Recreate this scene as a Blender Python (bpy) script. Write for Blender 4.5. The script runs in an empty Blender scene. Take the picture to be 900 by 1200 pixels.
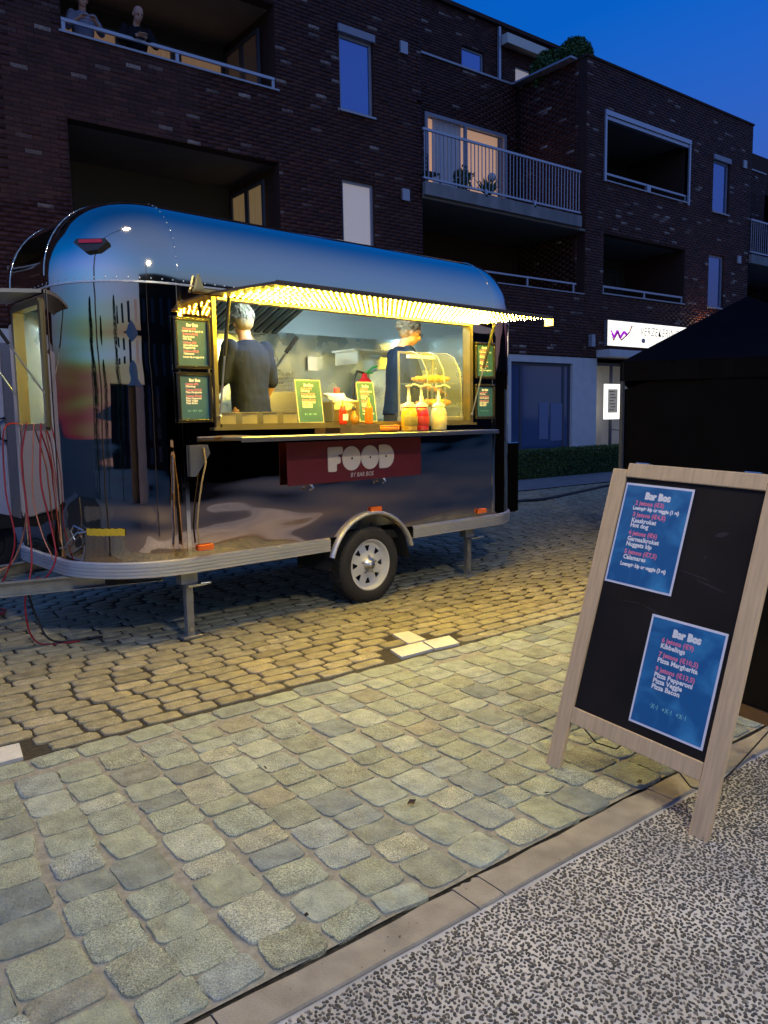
import bpy, math, random
import numpy as np
from mathutils import Vector, Matrix
R = math.radians
PI = math.pi
rnd = random.Random(7)
sc = bpy.context.scene
COL = sc.collection

# ------------------------------------------------------------------ camera
def cam_rows(yaw, p, r):
    f = np.array([math.sin(yaw)*math.cos(p), math.cos(yaw)*math.cos(p), -math.sin(p)])
    rt = np.array([math.cos(yaw), -math.sin(yaw), 0]); up = np.cross(rt, f)
    c, s = math.cos(r), math.sin(r)
    return c*rt+s*up, -s*rt+c*up, f
_r, _u, _f = cam_rows(R(37.65), R(6.95), R(-1.015))
cd = bpy.data.cameras.new('camera'); cam = bpy.data.objects.new('camera', cd); COL.objects.link(cam)
cd.sensor_fit = 'HORIZONTAL'; cd.sensor_width = 36; cd.lens = 36*912/900
cd.clip_start = .05; cd.clip_end = 2000
cam.matrix_world = Matrix(((_r[0], _u[0], -_f[0], 0), (_r[1], _u[1], -_f[1], 0), (_r[2], _u[2], -_f[2], 1.6), (0, 0, 0, 1)))
sc.camera = cam

# ------------------------------------------------------------------ world, exposure
sc.view_settings.view_transform = 'Standard'; sc.view_settings.look = 'None'
sc.view_settings.gamma = 1; sc.view_settings.use_curve_mapping = False
sc.view_settings.exposure = 0.0
sc.cycles.use_denoising = True
sc.cycles.max_bounces = 8; sc.cycles.glossy_bounces = 5; sc.cycles.diffuse_bounces = 3
sc.cycles.transmission_bounces = 6; sc.cycles.transparent_max_bounces = 8
sc.cycles.sample_clamp_indirect = 6; sc.cycles.caustics_reflective = False; sc.cycles.caustics_refractive = False
W = bpy.data.worlds.new('World'); sc.world = W; W.use_nodes = True
nt = W.node_tree; nt.nodes.clear()
wo = nt.nodes.new('ShaderNodeOutputWorld'); bg = nt.nodes.new('ShaderNodeBackground')
sky = nt.nodes.new('ShaderNodeTexSky'); sky.sky_type = 'NISHITA'; sky.sun_disc = False
sky.sun_elevation = R(-1.0); sky.sun_rotation = R(262); sky.air_density = 1.6; sky.dust_density = .4; sky.ozone_density = 4.0
sp = nt.nodes.new('ShaderNodeSeparateColor'); cb = nt.nodes.new('ShaderNodeCombineColor')
nt.links.new(sky.outputs[0], sp.inputs[0])
for ch, (lo, k_, add) in enumerate(((.040, 1.0, .0008), (.0, .60, .008), (.0, 1.10, .030))):
    a_ = nt.nodes.new('ShaderNodeMath'); a_.operation = 'SUBTRACT'; a_.inputs[1].default_value = lo; a_.use_clamp = False
    m_ = nt.nodes.new('ShaderNodeMath'); m_.operation = 'MULTIPLY'; m_.inputs[1].default_value = k_
    x_ = nt.nodes.new('ShaderNodeMath'); x_.operation = 'MAXIMUM'; x_.inputs[1].default_value = 0
    if ch == 0:
        mn = nt.nodes.new('ShaderNodeMath'); mn.operation = 'MINIMUM'; mn.inputs[1].default_value = .042; nt.links.new(x_.outputs[0], mn.inputs[0]); xo = mn.outputs[0]
    else: xo = x_.outputs[0]
    d_ = nt.nodes.new('ShaderNodeMath'); d_.operation = 'ADD'; d_.inputs[1].default_value = add
    nt.links.new(sp.outputs[ch], a_.inputs[0]); nt.links.new(a_.outputs[0], x_.inputs[0]); nt.links.new(xo, m_.inputs[0]); nt.links.new(m_.outputs[0], d_.inputs[0]); nt.links.new(d_.outputs[0], cb.inputs[ch])
# paler twilight in the half of the sky behind the viewer, as the steel roof mirrors it
tcw = nt.nodes.new('ShaderNodeTexCoord'); sx_ = nt.nodes.new('ShaderNodeSeparateXYZ'); mrw = nt.nodes.new('ShaderNodeMapRange'); mrw.interpolation_type = 'SMOOTHSTEP'
nt.links.new(tcw.outputs['Generated'], sx_.inputs[0]); nt.links.new(sx_.outputs['Y'], mrw.inputs[0]); mrw.inputs[1].default_value = .35; mrw.inputs[2].default_value = -.7
gl = nt.nodes.new('ShaderNodeMix'); gl.data_type = 'RGBA'; gl.blend_type = 'ADD'; gl.inputs[7].default_value = (.055, .065, .075, 1)
nt.links.new(mrw.outputs[0], gl.inputs[0]); nt.links.new(cb.outputs[0], gl.inputs[6])
nt.links.new(gl.outputs[2], bg.inputs[0]); nt.links.new(bg.outputs[0], wo.inputs[0])
bg.inputs[1].default_value = 2.1

# ------------------------------------------------------------------ materials
MATS = {}
def mat(name, col, rough=.5, metal=0., emis=None, estr=0., var=0., vscale=6., bump=0., bscale=30., spec=.5, trans=0., alpha=1., coat=0., objvar=0., stretch=None):
    if name in MATS: return MATS[name]
    m = bpy.data.materials.new(name); m.use_nodes = True; MATS[name] = m
    n = m.node_tree; b = n.nodes['Principled BSDF']
    b.inputs['Base Color'].default_value = (*col, 1); b.inputs['Roughness'].default_value = rough
    b.inputs['Metallic'].default_value = metal; b.inputs['Specular IOR Level'].default_value = spec
    b.inputs['Transmission Weight'].default_value = trans; b.inputs['Alpha'].default_value = alpha
    b.inputs['Coat Weight'].default_value = coat
    if emis: b.inputs['Emission Color'].default_value = (*emis, 1); b.inputs['Emission Strength'].default_value = estr
    if var or bump or objvar:
        tc = n.nodes.new('ShaderNodeTexCoord'); src = tc.outputs['Object']
        if stretch:
            mp = n.nodes.new('ShaderNodeMapping'); mp.inputs['Scale'].default_value = stretch
            n.links.new(src, mp.inputs[0]); src = mp.outputs[0]
    if var or objvar:
        hs = n.nodes.new('ShaderNodeHueSaturation'); hs.inputs['Color'].default_value = (*col, 1)
        a = n.nodes.new('ShaderNodeMath'); a.operation = 'ADD'; a.inputs[1].default_value = 0; a.inputs[0].default_value = 1
        no = n.nodes.new('ShaderNodeTexNoise'); no.inputs['Scale'].default_value = vscale; no.inputs['Detail'].default_value = 5
        n.links.new(src, no.inputs['Vector'])
        mr = n.nodes.new('ShaderNodeMapRange'); mr.inputs[1].default_value = .3; mr.inputs[2].default_value = .7
        mr.inputs[3].default_value = 1-var; mr.inputs[4].default_value = 1+var
        n.links.new(no.outputs[0], mr.inputs[0]); n.links.new(mr.outputs[0], a.inputs[0])
        if objvar:
            oi = n.nodes.new('ShaderNodeObjectInfo'); m2 = n.nodes.new('ShaderNodeMapRange')
            m2.inputs[3].default_value = -objvar; m2.inputs[4].default_value = objvar
            n.links.new(oi.outputs['Random'], m2.inputs[0]); n.links.new(m2.outputs[0], a.inputs[1])
        n.links.new(a.outputs[0], hs.inputs['Value']); n.links.new(hs.outputs[0], b.inputs['Base Color'])
    if bump:
        nb = n.nodes.new('ShaderNodeTexNoise'); nb.inputs['Scale'].default_value = bscale; nb.inputs['Detail'].default_value = 4
        n.links.new(src, nb.inputs['Vector'])
        bp = n.nodes.new('ShaderNodeBump'); bp.inputs['Strength'].default_value = bump; bp.inputs['Distance'].default_value = .01
        n.links.new(nb.outputs[0], bp.inputs['Height']); n.links.new(bp.outputs[0], b.inputs['Normal'])
    return m

def piece_mat(name, ramp, rough, spk_scale, spk, bump, bscale, spec=.4, flecks=0.0):
    """stone or brick: one tone per piece (per mesh island and per object), with grain inside"""
    m = bpy.data.materials.new(name); m.use_nodes = True; MATS[name] = m
    n = m.node_tree; b = n.nodes['Principled BSDF']; b.inputs['Specular IOR Level'].default_value = spec
    g = n.nodes.new('ShaderNodeNewGeometry'); oi = n.nodes.new('ShaderNodeObjectInfo')
    ad = n.nodes.new('ShaderNodeMath'); ad.operation = 'ADD'; fr = n.nodes.new('ShaderNodeMath'); fr.operation = 'FRACT'
    n.links.new(g.outputs['Random Per Island'], ad.inputs[0]); n.links.new(oi.outputs['Random'], ad.inputs[1]); n.links.new(ad.outputs[0], fr.inputs[0])
    cr = n.nodes.new('ShaderNodeValToRGB'); cr.color_ramp.interpolation = 'LINEAR'
    e = cr.color_ramp.elements
    e[0].position = ramp[0][0]; e[0].color = (*ramp[0][1], 1); e[1].position = ramp[-1][0]; e[1].color = (*ramp[-1][1], 1)
    for p, c in ramp[1:-1]:
        x = e.new(p); x.color = (*c, 1)
    n.links.new(fr.outputs[0], cr.inputs[0])
    geo = g.outputs['Position']
    n1 = n.nodes.new('ShaderNodeTexNoise'); n1.inputs['Scale'].default_value = spk_scale; n1.inputs['Detail'].default_value = 3
    n2 = n.nodes.new('ShaderNodeTexNoise'); n2.inputs['Scale'].default_value = spk_scale*.06; n2.inputs['Detail'].default_value = 4
    n.links.new(geo, n1.inputs['Vector']); n.links.new(geo, n2.inputs['Vector'])
    mr = n.nodes.new('ShaderNodeMapRange'); mr.inputs[1].default_value = .3; mr.inputs[2].default_value = .7; mr.inputs[3].default_value = 1-spk; mr.inputs[4].default_value = 1+spk
    m2 = n.nodes.new('ShaderNodeMapRange'); m2.inputs[1].default_value = .3; m2.inputs[2].default_value = .7; m2.inputs[3].default_value = 1-spk*.7; m2.inputs[4].default_value = 1+spk*.7
    n.links.new(n1.outputs[0], mr.inputs[0]); n.links.new(n2.outputs[0], m2.inputs[0])
    pw = n.nodes.new('ShaderNodeMath'); pw.operation = 'POWER'; w1 = n.nodes.new('ShaderNodeMath'); w1.operation = 'PINGPONG'; w2 = n.nodes.new('ShaderNodeMath'); w2.operation = 'MULTIPLY'; w2.inputs[1].default_value = 7.3; w1.inputs[1].default_value = 1
    n.links.new(fr.outputs[0], w2.inputs[0]); n.links.new(w2.outputs[0], w1.inputs[0]); w3 = n.nodes.new('ShaderNodeMath'); w3.operation = 'MULTIPLY_ADD'; w3.inputs[1].default_value = 1.9; w3.inputs[2].default_value = .35; n.links.new(w1.outputs[0], w3.inputs[0])
    n.links.new(mr.outputs[0], pw.inputs[0]); n.links.new(w3.outputs[0], pw.inputs[1])
    mu = n.nodes.new('ShaderNodeMath'); mu.operation = 'MULTIPLY'; n.links.new(pw.outputs[0], mu.inputs[0]); n.links.new(m2.outputs[0], mu.inputs[1])
    hs = n.nodes.new('ShaderNodeHueSaturation'); n.links.new(cr.outputs[0], hs.inputs['Color']); n.links.new(mu.outputs[0], hs.inputs['Value'])
    n.links.new(hs.outputs[0], b.inputs['Base Color'])
    b.inputs['Roughness'].default_value = rough
    nb = n.nodes.new('ShaderNodeTexNoise'); nb.inputs['Scale'].default_value = bscale; nb.inputs['Detail'].default_value = 5
    n.links.new(geo, nb.inputs['Vector'])
    bp = n.nodes.new('ShaderNodeBump'); bp.inputs['Strength'].default_value = bump; bp.inputs['Distance'].default_value = .01
    n.links.new(nb.outputs[0], bp.inputs['Height']); n.links.new(bp.outputs[0], b.inputs['Normal'])
    return m

M_slab = piece_mat('paving_stone', [(0, (.25, .275, .23)), (.1, (.30, .31, .22)), (.3, (.36, .385, .275)), (.5, (.32, .35, .27)), (.62, (.42, .45, .35)), (.76, (.35, .32, .21)), (.81, (.20, .23, .215)), (.92, (.37, .40, .34)), (1, (.28, .30, .215))], .72, 210, .34, .75, 70)
M_sett = piece_mat('granite_sett', [(0, (.28, .25, .15)), (.35, (.39, .345, .21)), (.7, (.33, .30, .185)), (1, (.45, .40, .26))], .7, 230, .34, .8, 80)
M_brick = piece_mat('dark_brick', [(0, (.045, .014, .010)), (.3, (.08, .024, .016)), (.6, (.055, .018, .013)), (.86, (.10, .032, .02)), (.955, (.075, .028, .02)), (.98, (.20, .14, .115)), (1, (.34, .26, .21))], .55, 60, .3, .6, 45, .3)  # palest tones stand in for brick faces catching sky light
M_mortar = mat('sandy_joint_fill', (.32, .30, .235), .95, var=.22, vscale=25, bump=.6, bscale=90)
M_soil = mat('dark_joint_soil', (.055, .045, .028), .95, var=.45, vscale=40, bump=.8, bscale=120)
M_kerb = mat('kerb_concrete', (.34, .30, .235), .85, var=.2, vscale=9, bump=.4, bscale=150)
M_cement = mat('pale_cement', (.62, .59, .54), .9, var=.22, vscale=2.2, bump=.5, bscale=200)
M_pebble = piece_mat('dark_pebble', [(0, (.05, .048, .045)), (.5, (.085, .08, .074)), (.8, (.14, .13, .12)), (1, (.30, .27, .24))], .6, 300, .15, .2, 200)
M_asph = mat('far_ground', (.09, .085, .08), .9, var=.2, vscale=2)
M_pave = mat('pavement_slabs', (.24, .23, .22), .85, var=.15, vscale=3, bump=.2, bscale=50)
M_white_stone = mat('white_marking_stone', (.74, .71, .62), .6, var=.06, vscale=30, bump=.15, bscale=120)
M_render = mat('pale_render', (.60, .59, .60), .8, var=.06, vscale=4)
M_mortwall = mat('wall_mortar', (.045, .018, .012), .9, var=.2, vscale=12)
M_soffit = mat('soffit_plaster', (.20, .18, .16), .85, var=.06, vscale=3)
M_conc = mat('balcony_concrete', (.22, .22, .22), .8, var=.25, vscale=3, stretch=(1, 1, .3))
M_wframe = mat('grey_window_frame', (.30, .31, .38), .45)
M_dframe = mat('dark_window_frame', (.06, .07, .10), .45)
M_rail = mat('galvanised_rail', (.45, .47, .55), .4, metal=.5)
M_glass = mat('window_glass', (.02, .03, .05), .04, spec=1.0)
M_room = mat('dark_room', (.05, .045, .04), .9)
M_cope = mat('coping_metal', (.40, .41, .46), .45, metal=.4)
M_curt = mat('curtain', (.62, .60, .62), .8, var=.18, vscale=5, stretch=(9, 9, .15))
M_warmroom = mat('lit_room_warm', (.8, .6, .42), .9, emis=(1, .56, .28), estr=.40)
M_warmdim = mat('dim_warm_curtain', (.5, .35, .2), .9, emis=(1, .55, .25), estr=.05, var=.3, vscale=3, stretch=(5, 5, .2))
M_blind = mat('pale_blind', (.7, .66, .62), .8, emis=(1, .85, .8), estr=.17)
M_ss = None

# ------------------------------------------------------------------ mesh builder
class MB:
    def __init__(s): s.v = []; s.f = []; s.m = []; s.sm = []
    def add(s, vs, fs, mi=0, smooth=False):
        o = len(s.v); s.v += [tuple(p) for p in vs]
        for f in fs: s.f.append(tuple(i+o for i in f)); s.m.append(mi); s.sm.append(smooth)
        return s
    def box(s, c, d, mi=0, M=None):
        x, y, z = c; a, b, e = d[0]/2, d[1]/2, d[2]/2
        vs = [Vector((x+i*a, y+j*b, z+k*e)) for i in (-1, 1) for j in (-1, 1) for k in (-1, 1)]
        if M is not None: vs = [M @ p for p in vs]
        return s.add(vs, [(0, 1, 3, 2), (4, 6, 7, 5), (0, 4, 5, 1), (2, 3, 7, 6), (0, 2, 6, 4), (1, 5, 7, 3)], mi)
    def bbox(s, c, d, bev, mi=0, M=None):
        """box with chamfered edges"""
        x, y, z = c; a, b, e = d[0]/2, d[1]/2, d[2]/2; q = min(bev, a*.9, b*.9, e*.9)
        P = {}; vs = []
        for i in (-1, 1):
            for j in (-1, 1):
                for k in (-1, 1):
                    for ax in range(3):
                        p = [x+i*(a-(q if ax != 0 else 0)), y+j*(b-(q if ax != 1 else 0)), z+k*(e-(q if ax != 2 else 0))]
                        P[(i, j, k, ax)] = len(vs); vs.append(Vector(p))
        if M is not None: vs = [M @ p for p in vs]
        fs = []
        for i in (-1, 1):
            fs.append([P[(i, *t, 0)] for t in ((-1, -1), (1, -1), (1, 1), (-1, 1))][::i])
            fs.append([P[(t[0], i, t[1], 1)] for t in ((-1, -1), (1, -1), (1, 1), (-1, 1))][::-i])
            fs.append([P[(*t, i, 2)] for t in ((-1, -1), (1, -1), (1, 1), (-1, 1))][::i])
        for i in (-1, 1):
            for j in (-1, 1):
                fs.append([P[(i, j, -1, 0)], P[(i, j, 1, 0)], P[(i, j, 1, 1)], P[(i, j, -1, 1)]])
                fs.append([P[(i, -1, j, 0)], P[(i, 1, j, 0)], P[(i, 1, j, 2)], P[(i, -1, j, 2)]])
                fs.append([P[(-1, i, j, 1)], P[(1, i, j, 1)], P[(1, i, j, 2)], P[(-1, i, j, 2)]])
                for k in (-1, 1): fs.append([P[(i, j, k, 0)], P[(i, j, k, 1)], P[(i, j, k, 2)]])
        return s.add(vs, fs, mi)
    def tube(s, pts, r, n=8, mi=0, caps=True, smooth=True):
        pts = [Vector(p) for p in pts]; rs = r if isinstance(r, (list, tuple)) else [r]*len(pts)
        vs = []; fs = []; prev = None
        for i, p in enumerate(pts):
            t = (pts[min(i+1, len(pts)-1)]-pts[max(i-1, 0)]).normalized()
            a = prev if prev is not None else (Vector((0, 0, 1)) if abs(t.z) < .9 else Vector((1, 0, 0)))
            x = (a-t*a.dot(t)).normalized(); prev = x; y = t.cross(x)
            for k in range(n):
                w = 2*PI*k/n; vs.append(p+x*(rs[i]*math.cos(w))+y*(rs[i]*math.sin(w)))
        for i in range(len(pts)-1):
            for k in range(n):
                k2 = (k+1) % n; fs.append((i*n+k, i*n+k2, (i+1)*n+k2, (i+1)*n+k))
        s.add(vs, fs, mi, smooth)
        if caps: s.add(vs[:n], [tuple(range(n))[::-1]], mi); s.add(vs[-n:], [tuple(range(n))], mi)
        return s
    def lathe(s, prof, n=20, c=(0, 0, 0), mi=0, axis='z', smooth=True, a0=0, a1=2*PI):
        """prof: (radius, height); round z, or round y with height along y"""
        vs = []; full = abs(a1-a0-2*PI) < 1e-6; m = n if full else n+1
        for r, h in prof:
            for k in range(m):
                w = a0+(a1-a0)*k/n
                if axis == 'z': vs.append((c[0]+r*math.cos(w), c[1]+r*math.sin(w), c[2]+h))
                else: vs.append((c[0]+r*math.cos(w), c[1]+h, c[2]+r*math.sin(w)))
        fs = []
        for i in range(len(prof)-1):
            for k in range(n):
                k2 = (k+1) % m if full else k+1
                fs.append((i*m+k, i*m+k2, (i+1)*m+k2, (i+1)*m+k))
        return s.add(vs, fs, mi, smooth)
    def prism(s, poly, y0, y1, mi=0, plane='xz', M=None):
        n = len(poly)
        def P(a, b, t): 
            p = Vector((a, t, b)) if plane == 'xz' else (Vector((a, b, t)) if plane == 'xy' else Vector((t, a, b)))
            return M @ p if M is not None else p
        vs = [P(a, b, y0) for a, b in poly]+[P(a, b, y1) for a, b in poly]
        fs = [tuple(range(n)), tuple(range(2*n-1, n-1, -1))]+[(i, i+n, (i+1) % n+n, (i+1) % n) for i in range(n)]
        return s.add(vs, fs, mi)
    def sphere(s, c, r, n=12, m=8, mi=0, M=None):
        rx, ry, rz = r if isinstance(r, (tuple, list)) else (r, r, r); vs = []; fs = []
        for i in range(m+1):
            t = PI*i/m
            for k in range(n):
                w = 2*PI*k/n; p = Vector((rx*math.sin(t)*math.cos(w), ry*math.sin(t)*math.sin(w), rz*math.cos(t)))
                if M is not None: p = M @ p
                vs.append(Vector(c)+p)
        for i in range(m):
            for k in range(n): fs.append((i*n+k, (i+1)*n+k, (i+1)*n+(k+1) % n, i*n+(k+1) % n))
        return s.add(vs, fs, mi, True)
    def mesh(s, name, mats):
        me = bpy.data.meshes.new(name); me.from_pydata(s.v, [], s.f)
        for m in (mats if isinstance(mats, (list, tuple)) else [mats]): me.materials.append(m)
        me.polygons.foreach_set('material_index', s.m); me.polygons.foreach_set('use_smooth', s.sm); me.update()
        return me
    def build(s, name, mats, parent=None, loc=None, rot=None):
        return link(name, s.mesh(name, mats), parent, loc, rot)

def link(name, me, parent=None, loc=None, rot=None):
    o = bpy.data.objects.new(name, me); COL.objects.link(o)
    if parent is not None: o.parent = parent
    if loc is not None: o.location = loc
    if rot is not None: o.rotation_euler = rot
    return o
def thing(name, label, cat, loc=(0, 0, 0), rot=(0, 0, 0), group=None):
    o = bpy.data.objects.new(name, None); COL.objects.link(o); o.location = loc; o.rotation_euler = rot
    o.empty_display_size = .1
    return tag(o, label, cat, group)
def tag(o, label, cat, group=None):
    o['label'] = label; o['category'] = cat
    if group: o['group'] = group
    return o
def structure(o): o['kind'] = 'structure'; return o
def stuff(o): o['kind'] = 'stuff'; return o

def np_mesh(name, V, F4, mats, mi=None, smooth=False):
    """V (n,3) array, F4 (m,4) array of quads"""
    me = bpy.data.meshes.new(name); nf = len(F4)
    me.vertices.add(len(V)); me.vertices.foreach_set('co', np.asarray(V, 'f').ravel())
    me.loops.add(nf*4); me.loops.foreach_set('vertex_index', np.asarray(F4, 'i').ravel())
    me.polygons.add(nf); me.polygons.foreach_set('loop_start', np.arange(0, nf*4, 4, dtype='i'))
    if smooth: me.polygons.foreach_set('use_smooth', np.ones(nf, 'bool'))
    for m in (mats if isinstance(mats, (list, tuple)) else [mats]): me.materials.append(m)
    me.update(calc_edges=True); me.validate(); return me

# ------------------------------------------------------------------ text
def text_mesh(s, size, bold=0., align='LEFT', shear=0., loc=(0, 0), spacing=1., xs=1.):
    c = bpy.data.curves.new('lettering', 'FONT'); c.body = s; c.size = size; c.offset = bold; c.align_x = align; c.shear = shear
    c.space_character = spacing; c.resolution_u = 2
    o = bpy.data.objects.new('lettering', c); COL.objects.link(o)
    dg = bpy.context.evaluated_depsgraph_get(); me = o.evaluated_get(dg).to_mesh()
    vs = [(v.co.x*xs+loc[0], v.co.y+loc[1], 0) for v in me.vertices]; fs = [tuple(p.vertices) for p in me.polygons]
    o.to_mesh_clear() if False else None
    bpy.data.objects.remove(o); bpy.data.curves.remove(c)
    return vs, fs

# ================================================================== GROUND
def project(p):
    d = np.array(p, float)-np.array([0, 0, 1.6]); c = np.array([_r@d, _u@d, _f@d])
    return 450+912*c[0]/c[2], 600-912*c[1]/c[2], c[2]
ng = np.random.default_rng(5)
def stones(C, L, h, n=8, irr=.05, expo=4.5, base=-.02, inset=.16, rot=.04, tilt=.012, edge=.07, prof_=(.45, .82, 1.0), fine=0.):
    """rounded irregular blocks, all at once: three rings of n points each"""
    N = len(C); a = (np.arange(n)+.5)*2*PI/n
    ca, sa = np.cos(a), np.sin(a)
    k = 1/np.maximum(np.abs(ca)**expo+np.abs(sa)**expo, 1e-9)**(1/expo)
    ox, oy = ca*k, sa*k
    jr = 1+ng.normal(0, irr, (N, n)); jr = np.clip(jr, .86, 1.06)
    if fine: jr = 1+(jr-1)+np.cumsum(ng.normal(0, fine, (N, n)), 1)*.0+ng.normal(0, fine, (N, n)); jr = (jr+np.roll(jr, 1, 1)*.5)/1.5
    x = ox*jr*L[:, :1]/2; y = oy*jr*L[:, 1:]/2
    t = ng.normal(0, rot, (N, 1)); xr = x*np.cos(t)-y*np.sin(t); yr = x*np.sin(t)+y*np.cos(t)
    tx = ng.normal(0, tilt, (N, 1)); ty = ng.normal(0, tilt, (N, 1))
    hh = h*(1+ng.normal(0, .12, (N, 1)))
    V = np.zeros((N, 4*n, 3))
    ins2 = edge
    for r, (s, z) in enumerate(((1.0, base), (1.0, None), (1-ins2, None), (1-inset-.12, None))):
        V[:, r*n:(r+1)*n, 0] = xr*s; V[:, r*n:(r+1)*n, 1] = yr*s
        if z is not None: V[:, r*n:(r+1)*n, 2] = z
        else:
            f = prof_[r-1]
            V[:, r*n:(r+1)*n, 2] = hh*f+xr*s*tx+yr*s*ty+ng.normal(0, .0007, (N, n))
    q = []
    for r in range(3):
        for i in range(n):
            j = (i+1) % n; q.append((r*n+i, r*n+j, (r+1)*n+j, (r+1)*n+i))
    o = 3*n; lo, hi = 0, n-1
    while hi-lo >= 3:
        q.append((o+lo, o+lo+1, o+hi-1, o+hi)); lo += 1; hi -= 1
    return V, np.array(q)
def stuff_stones(name, C, L, h, m, parent, **k):
    V, q = stones(C, L, h, **k); N = len(C)
    V[:, :, 0] += C[:, :1]; V[:, :, 1] += C[:, 1:]
    F = (q[None]+(np.arange(N)*V.shape[1])[:, None, None]).reshape(-1, 4)
    o = link(name, np_mesh(name, V.reshape(-1, 3), F, m, smooth=False), parent); stuff(o); return o
def piece_stones(name, C, L, h, m, parent, zc=0, **k):
    V, q = stones(C, L, h, **k)
    for i in range(len(C)):
        link(name, np_mesh(name, V[i], q, m, smooth=False), parent, (C[i][0], C[i][1], zc))

def sheet(name, x0, x1, y0, y1, z, m, t=.0):
    return structure(MB().add([(x0, y0, z), (x1, y0, z), (x1, y1, z), (x0, y1, z)], [(0, 1, 2, 3)]).build(name, m))
sheet('ground', -300, 300, -300, 300, -.06, M_asph)
street = sheet('cobbled_street', -14, 34, 3.86, 11.1, 0, M_soil)
strip = sheet('stone_paved_strip', -14, 34, 1.842, 3.862, .004, M_mortar)
terrace = sheet('terrace_paving', -.5, 7, -1.5, 1.69, .006, M_cement)
M_agg = mat('fine_aggregate', (.27, .235, .20), .85, var=.25, vscale=80, bump=.4, bscale=90)
sheet('square_paving', -40, 60, -30, 1.688, .002, M_agg)
kerb = sheet('kerb', -14, 34, 1.66, 1.86, -.006, M_soil)
pavement = sheet('pavement', -14, 60, 11.1, 13.7, .02, M_pave)

# white marking stones among the setts (corners on the ground)
WH = [((3.44, 4.38), (3.575, 4.36), (3.535, 4.115), (3.37, 4.115)), ((3.19, 4.09), (3.47, 4.09), (3.42, 3.91), (3.14, 3.905)),
      ((3.485, 4.09), (3.72, 4.075), (3.65, 3.89), (3.435, 3.905)), ((.55, 4.09), (.815, 4.07), (.79, 3.885), (.5, 3.88))]
for P in WH:
    MB().prism(P, -.03, .0185, plane='xy').build('white_marking_stone', M_white_stone, street)
def in_white(x, y, m=.05):
    for P in WH:
        xs = [p[0] for p in P]; ys = [p[1] for p in P]
        if min(xs)-m < x < max(xs)+m and min(ys)-m < y < max(ys)+m: return True
    return False

# small setts, running courses along the street
C = []; L = []
y = 3.90+.058; row = 0
while y < 11.05:
    hgt = .106+rnd.uniform(-.006, .006); x = -6+rnd.uniform(0, .25)+(.12 if row % 2 else 0)
    wav = rnd.uniform(0, 6)
    xmax = 30 if y > 7 else 14
    while x < xmax:
        l = rnd.uniform(.185, .245)
        yy = y+.012*math.sin(x*1.7+wav*0+y)+rnd.uniform(-.004, .004)
        if not in_white(x+l/2, yy, .012): C.append((x+l/2, yy)); L.append((l, hgt))
        x += l+rnd.uniform(.010, .026)
    y += .1235; row += 1
C = np.array(C); L = np.array(L)
px = np.array([project((c[0], c[1], 0)) for c in C])
vis = (px[:, 2] > .5) & (px[:, 0] > -40) & (px[:, 0] < 940) & (px[:, 1] < 1230)
keep = (px[:, 2] > 0) & (px[:, 0] > -900) & (px[:, 0] < 1500)
occl = (px[:, 0] > 60) & (px[:, 1] < 690)
order = np.argsort(np.where(vis & ~occl, px[:, 2], 1e9)); near = order[:297]; mask = np.zeros(len(C), bool); mask[near] = True
piece_stones('sett', C[mask], L[mask], .0105, M_sett, street, n=24, irr=.022, expo=7, rot=.02, inset=-.05, edge=.022, prof_=(.4, .88, 1.0), fine=.012)
rest = ~mask & (keep | (C[:, 1] < 7))
stuff_stones('setts', C[rest], L[rest], .0115, M_sett, street, n=8, irr=.03, rot=.02, inset=.06)

# big paving stones: one course along the border, then columns running across the strip
C = []; L = []
x = -3
while x < 9:
    l = rnd.uniform(.19, .26); C.append((x+l/2, 3.785+rnd.uniform(-.008, .008))); L.append((l, rnd.uniform(.135, .155))); x += l+rnd.uniform(.014, .03)
col = 0; x = -3.0
while x < 9:
    w = rnd.uniform(.165, .205); y = 1.855+rnd.uniform(-.008, .012); gap = rnd.uniform(.010, .028)
    while y < 3.66:
        l = rnd.choice((rnd.uniform(.14, .17), rnd.uniform(.16, .2), rnd.uniform(.18, .225), rnd.uniform(.1, .15)))
        if y+l > 3.70: l = 3.70-y
        if l < .06: break
        dx = .05*math.sin(y*1.9+.3)+.018*math.sin(x*3+y*4)
        C.append((x+w/2+dx+rnd.uniform(-.006, .006), y+l/2)); L.append((w*rnd.uniform(.95, 1.02), l)); y += l+rnd.uniform(.006, .02)
    x += w+gap
C = np.array(C); L = np.array(L)
px = np.array([project((c[0], c[1], 0)) for c in C])
vis = (px[:, 2] > .4) & (px[:, 0] > -60) & (px[:, 0] < 960) & (px[:, 1] < 1260)
order = np.argsort(np.where(vis, px[:, 2], 1e9)); near = order[:298]; mask = np.zeros(len(C), bool); mask[near] = True
piece_stones('paving_stone', C[mask], L[mask]*1.03, .0065, M_slab, strip, zc=.004, n=40, irr=.020, expo=6.5, inset=-.085, tilt=.005, edge=.014, rot=.06, prof_=(.5, .9, 1.0), fine=.012)
stuff_stones('paving_stones', C[~mask], L[~mask]*1.03, .0105, M_slab, strip, n=12, irr=.02, expo=7, inset=-.085, tilt=.005, edge=.014, prof_=(.5, .9, 1.0))

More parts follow.
